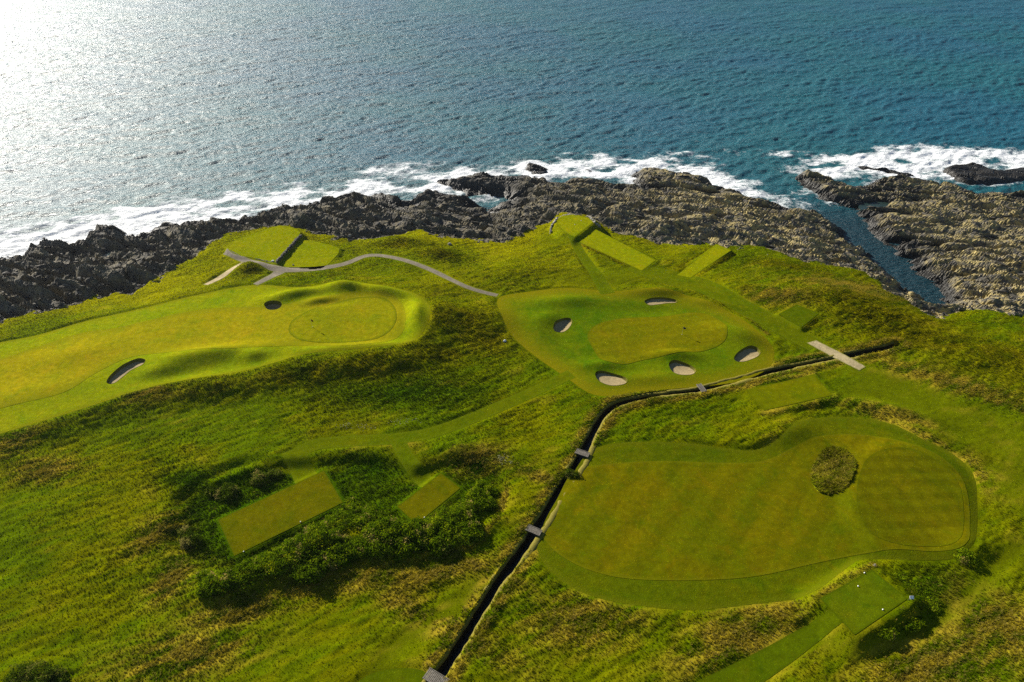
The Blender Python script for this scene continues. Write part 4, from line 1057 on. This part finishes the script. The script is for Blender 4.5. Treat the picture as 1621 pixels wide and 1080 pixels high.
# ------------------------------------------------------------------ shrubs
def leaves(name, cen, rad, n_, size, m, parent, dry_f=0.08, seed=1):
    r = np.random.default_rng(seed); cen = np.asarray(cen); rad = np.asarray(rad)
    k = r.choice(len(cen), n_, p=(rad[:, 0] * rad[:, 1]) / (rad[:, 0] * rad[:, 1]).sum())
    d = r.normal(size=(n_, 3)); d /= np.linalg.norm(d, axis=1)[:, None]; d[:, 2] = np.abs(d[:, 2]) * 1.0 - 0.1
    lump = 1 + 0.25 * vn(cen[k, 0] * 3 + d[:, 0] * 3.1, d[:, 1] * 3.1 + d[:, 2] * 2.3, 200 + seed % 20)
    p = cen[k] + d * rad[k] * (r.uniform(0.72, 1.05, n_) * lump)[:, None]
    a_ = r.normal(size=(n_, 3)) * 0.8 + d; a_ /= np.linalg.norm(a_, axis=1)[:, None]
    t = np.cross(a_, r.normal(size=(n_, 3))); t /= np.linalg.norm(t, axis=1)[:, None]; b = np.cross(a_, t)
    s = (size * r.uniform(0.6, 1.5, n_))[:, None]
    vv = np.stack([p - t * s, p + b * s * 0.45 + a_ * s * 0.1, p + t * s, p - b * s * 0.45 + a_ * s * 0.1], 1).reshape(-1, 3)
    o = mesh_np(name, vv, [np.arange(4 * n_).reshape(-1, 4)], m, False, parent.location[:], parent)
    lf = np.clip(0.42 + 0.30 * vn(p[:, 0] * 0.9, p[:, 1] * 0.9 + p[:, 2], 211) + r.normal(0, 0.12, n_), 0, 0.84)
    lf = np.where((vn(p[:, 0] * 0.7, p[:, 1] * 0.7, 215) + r.normal(0, 0.2, n_)) > 0.95 - dry_f * 5, r.uniform(0.9, 1, n_), lf)
    vattr(o, 'lf', np.repeat(lf, 4)); return o

def shrub(name, spots, m, lab, cat, dens=150, size=0.13, dry_f=0.06, seed=1, group=None):
    cen, rad = [], []
    for px, py, rx, ry, h in spots:
        x_, y_ = at1(px, py); zc = float(H(np.array([x_]), np.array([y_]))[0])
        cen.append((x_, y_, zc)); rad.append((rx, ry, h))
        for q in range(4):
            a_ = random.uniform(0, 6.28); f_ = random.uniform(0.45, 0.8)
            cen.append((x_ + math.cos(a_) * rx * 0.7, y_ + math.sin(a_) * ry * 0.7, zc)); rad.append((rx * f_ * 0.7, ry * f_ * 0.7, h * random.uniform(0.55, 1.1)))
    c0 = np.mean(cen, 0); root = empty(name, tuple(c0)); tag(root, lab, cat, group)
    area = sum(a_[0] * a_[1] for a_ in rad)
    leaves('foliage', cen, rad, int(area * dens), size, m, root, dry_f, seed)
    bm = bmesh.new()
    for (x_, y_, z_), (rx, ry, h) in zip(cen, rad):
        for q in range(3):
            a_ = random.uniform(0, 6.28); p0 = Vector((x_, y_, z_ - 0.2)) - root.location; p1 = p0 + Vector((math.cos(a_) * rx * .5, math.sin(a_) * ry * .5, h * 0.8))
            r0 = [bm.verts.new(p0 + Vector((0.05 * math.cos(w), 0.05 * math.sin(w), 0))) for w in (0, 2.1, 4.2)]; tp = bm.verts.new(p1)
            for w in range(3): bm.faces.new((r0[w], r0[(w + 1) % 3], tp))
    me = bpy.data.meshes.new('stem'); bm.to_mesh(me); bm.free(); me.materials.append(M['bark']); o = bpy.data.objects.new('stem', me); COL.objects.link(o); o.parent = root
shrub('bramble_thicket', [(345,926,2.8,2.2,1.93),(385,918,2.8,2.2,2.12),(430,899,3.2,2.4,2.51),(470,878,3.4,2.6,2.71),(508,858,3.4,2.6,2.71),(542,834,3.4,2.8,2.90),(572,822,3.0,2.4,2.33),(600,846,2.8,2.2,2.12),(640,848,3.0,2.2,2.12),(685,842,3.2,2.4,2.33),
      (725,824,3.2,2.6,2.51),(754,802,3.0,3.0,2.51),(768,781,2.2,2.4,1.75),(556,804,2,1.6,1.44),(486,902,3.0,2.4,1.80),(524,886,3.0,2.4,1.92),(562,868,3.2,2.4,2.04),(600,868,3.0,2.4,1.92),(640,868,3.0,2.2,1.80),(690,860,3.0,2.2,1.80),(734,846,3.0,2.4,1.92),(586,836,3.2,2.6,2.40),(618,846,3.0,2.4,2.28),(662,846,3.0,2.4,2.28),(706,836,3.0,2.4,2.40)], M['leaf'], 'long dark green bramble thicket below the two rectangular tees', 'thicket', 300, 0.17, 0.035, 3)
shrub('shrub', [(303,858,1.9,1.6,2.3),(296,845,1.2,1.1,1.9)], M['gorse'], 'dark rounded bush left of the largest rectangular tee', 'shrub', 420, 0.12, 0.07, 5)
shrub('shrub', [(360,784,2.3,1.8,2.3),(340,780,1.6,1.3,1.5)], M['gorse'], 'left one of two bushes above the largest rectangular tee', 'shrub', 420, 0.12, 0.05, 6)
shrub('shrub', [(416,760,2.1,1.5,2.1),(438,754,1.6,1.3,1.3)], M['gorse'], 'right one of two bushes above the largest rectangular tee', 'shrub', 420, 0.12, 0.05, 7)
shrub('shrub', [(325,915,1.5,1.4,1.2)], M['leaf'], 'small pale topped bush at the left end of the bramble thicket', 'shrub', 420, 0.12, 0.09, 8)
shrub('shrub', [(55,1075,3.2,2.4,2.0),(85,1080,2.0,1.8,1.5),(30,1085,2.2,2,1.4)], M['gorse'], 'big rounded bush cut off by the bottom left edge', 'shrub', 420, 0.13, 0.0, 9)
shrub('shrub', [(906,752,1.4,1.0,1.0)], M['gorse'], 'small bush overhanging the ditch beside the big fairway', 'shrub', 420, 0.11, 0.06, 10)
shrub('shrub', [(1528,884,1.8,1.4,1.3)], M['leaf'], 'dark bush at the lower right corner of the striped green', 'shrub', 420, 0.12, 0.05, 11)
shrub('bramble_thicket', [(1425,920,1.8,1.6,0.7),(1450,935,2.0,1.6,0.8),(1470,955,2.0,1.8,0.8),(1440,985,2.2,1.4,0.6),(1400,1000,1.8,1.2,0.5)], M['leaf'], 'low leafy brambles on the slope right of the bottom right tee', 'thicket', 360, 0.13, 0.03, 12)

# ------------------------------------------------------------------ rough grass tufts
tcol_c = bpy.data.collections.new('tuft_shapes')
for k in range(5):
    r = np.random.default_rng(700 + k); vv, ff = [], []
    for b in range(16):
        a_ = r.uniform(0, 6.28); rr_ = r.uniform(0, 0.28); h = r.uniform(0.5, 1.0); ln_ = r.uniform(0.15, 0.55); w = r.uniform(0.03, 0.06); d_ = r.uniform(0, 6.28)
        x0, y0 = rr_ * math.cos(a_), rr_ * math.sin(a_); lx, ly = ln_ * math.cos(d_) + 0.18, ln_ * math.sin(d_); px_, py_ = -math.sin(d_) * w, math.cos(d_) * w
        s0 = len(vv)
        vv += [(x0 - px_, y0 - py_, 0), (x0 + px_, y0 + py_, 0), (x0 + lx * .4 + px_ * .9, y0 + ly * .4 + py_ * .9, h * .65), (x0 + lx * .4 - px_ * .9, y0 + ly * .4 - py_ * .9, h * .65), (x0 + lx, y0 + ly, h)]
        ff += [(s0, s0 + 1, s0 + 2), (s0, s0 + 2, s0 + 3), (s0 + 3, s0 + 2, s0 + 4)]
    me = bpy.data.meshes.new('tuft'); me.from_pydata(vv, [], ff); me.materials.append(M['tuft'])
    tcol_c.objects.link(bpy.data.objects.new('tuft', me))

ok = (dgw > 0.2) & (((cover > 0.12)) | isle_in) & (dit > DITCH_HW + 0.12) & inview & (gy > 43) & (gy < 230)
cell_a = np.gradient(rows := axis_rows())[:, None] * np.abs(np.gradient(GX, axis=1))
pr = np.where(ok, cell_a.ravel() * (0.5 + 0.8 * np.clip(h_var, 0, 1) + 1.6 * dry + 0.8 * brown + 0.8 * darkg + 2.5 * isle_in) * (1 - 0.85 * np.clip(semi, 0, 1)), 0); pr /= pr.sum()
NT = 230000
ids = RNG.choice(len(gx), NT, p=pr)
jx = gx[ids] + RNG.uniform(-0.2, 0.2, NT); jy = gy[ids] + RNG.uniform(-0.2, 0.2, NT)
me = bpy.data.meshes.new('rough_grass'); me.vertices.add(NT); me.vertices.foreach_set('co', np.stack([jx, jy, z[ids] - 0.05], 1).astype(np.float32).ravel())
ro = bpy.data.objects.new('rough_grass', me); COL.objects.link(ro)
def pa(name, t, key, d): a = me.attributes.new(name, t, 'POINT'); a.data.foreach_set(key, d.astype(np.float32 if t != 'INT' else np.int32).ravel())
sc1 = (0.13 + 0.26 * tall_pt[ids] + 0.13 * np.maximum(dry, brown)[ids] + 0.10 * darkg[ids] + 0.10 * isle_in[ids]) * RNG.uniform(0.6, 1.35, NT) * sstep(-0.1, 1.0, np.where(isle_in[ids], 1.0, cover[ids])) ** 0.5
pa('scl', 'FLOAT_VECTOR', 'vector', np.stack([sc1 * 1.15, sc1 * 1.15, sc1 * 0.85], 1))
pa('rot', 'FLOAT_VECTOR', 'vector', np.stack([RNG.normal(0, .15, NT), RNG.normal(0, .15, NT), RNG.normal(0.6, 0.9, NT)], 1))
pa('idx', 'INT', 'value', RNG.integers(0, 5, NT))
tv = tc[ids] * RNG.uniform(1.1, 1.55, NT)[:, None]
pale = RNG.random(NT) < (0.008 + 0.35 * dry[ids]); tv[pale] = tv[pale] * 0.4 + np.array([0.40, 0.31, 0.06]) * 0.6
fl_m = (np.maximum(blob(800,727,1.8,1.5), np.maximum(blob(560,676,5,1.2), blob(640,668,4,1)))[ids] > RNG.uniform(0.3, 1.3, NT)); tv[fl_m] = (0.38, 0.38, 0.22)
ca_ = np.ones((NT, 4), np.float32); ca_[:, :3] = tv
a_ = me.attributes.new('tcol', 'FLOAT_COLOR', 'POINT'); a_.data.foreach_set('color', ca_.ravel())
ng = bpy.data.node_groups.new('tufts', 'GeometryNodeTree')
ng.interface.new_socket('Geometry', in_out='INPUT', socket_type='NodeSocketGeometry'); ng.interface.new_socket('Geometry', in_out='OUTPUT', socket_type='NodeSocketGeometry')
N_, L_ = ng.nodes, ng.links
gi = N_.new('NodeGroupInput'); go = N_.new('NodeGroupOutput'); ip = N_.new('GeometryNodeInstanceOnPoints'); ci = N_.new('GeometryNodeCollectionInfo')
ci.inputs['Collection'].default_value = tcol_c; ci.inputs['Separate Children'].default_value = True
def na(t, name): x = N_.new('GeometryNodeInputNamedAttribute'); x.data_type = t; x.inputs['Name'].default_value = name; return x.outputs[0]
m2p = N_.new('GeometryNodeMeshToPoints'); L_.new(gi.outputs[0], m2p.inputs[0])
L_.new(m2p.outputs[0], ip.inputs['Points']); L_.new(ci.outputs[0], ip.inputs['Instance']); ip.inputs['Pick Instance'].default_value = True
L_.new(na('INT', 'idx'), ip.inputs['Instance Index']); L_.new(na('FLOAT_VECTOR', 'rot'), ip.inputs['Rotation']); L_.new(na('FLOAT_VECTOR', 'scl'), ip.inputs['Scale'])
L_.new(ip.outputs[0], go.inputs[0])
mod = ro.modifiers.new('tufts', 'NODES'); mod.node_group = ng
tag(ro, 'tall wispy tufts of green and straw grass all over the rough', 'grass', kind='stuff')
# ------------------------------------------------------------------ sea air
HAZE_D, HAZE_G = 0.00010, 0.82
hm = bpy.data.materials.new('salty sea haze'); hm.use_nodes = True; n = hm.node_tree.nodes; n.remove(n['Principled BSDF'])
pv = n.new('ShaderNodeVolumePrincipled'); pv.inputs['Color'].default_value = (0.92, 0.95, 1.0, 1); pv.inputs['Density'].default_value = HAZE_D; pv.inputs['Anisotropy'].default_value = HAZE_G
hm.node_tree.links.new(pv.outputs[0], n['Material Output'].inputs['Volume'])
bm = bmesh.new(); bmesh.ops.create_cube(bm, size=1)
for v_ in bm.verts: v_.co = Vector((v_.co.x * 24000, v_.co.y * 14000 + 2000, v_.co.z * 138 + 59))
me = bpy.data.meshes.new('haze'); bm.to_mesh(me); bm.free(); me.materials.append(hm)
o = bpy.data.objects.new('haze', me); COL.objects.link(o); o.display_type = 'WIRE'; tag(o, 'thin bright sea haze over the whole headland', 'haze', kind='stuff')
tri = sum(len(o.data.loops) - 2 * len(o.data.polygons) for o in SC.objects if o.type == 'MESH')
print('TRIS', tri)
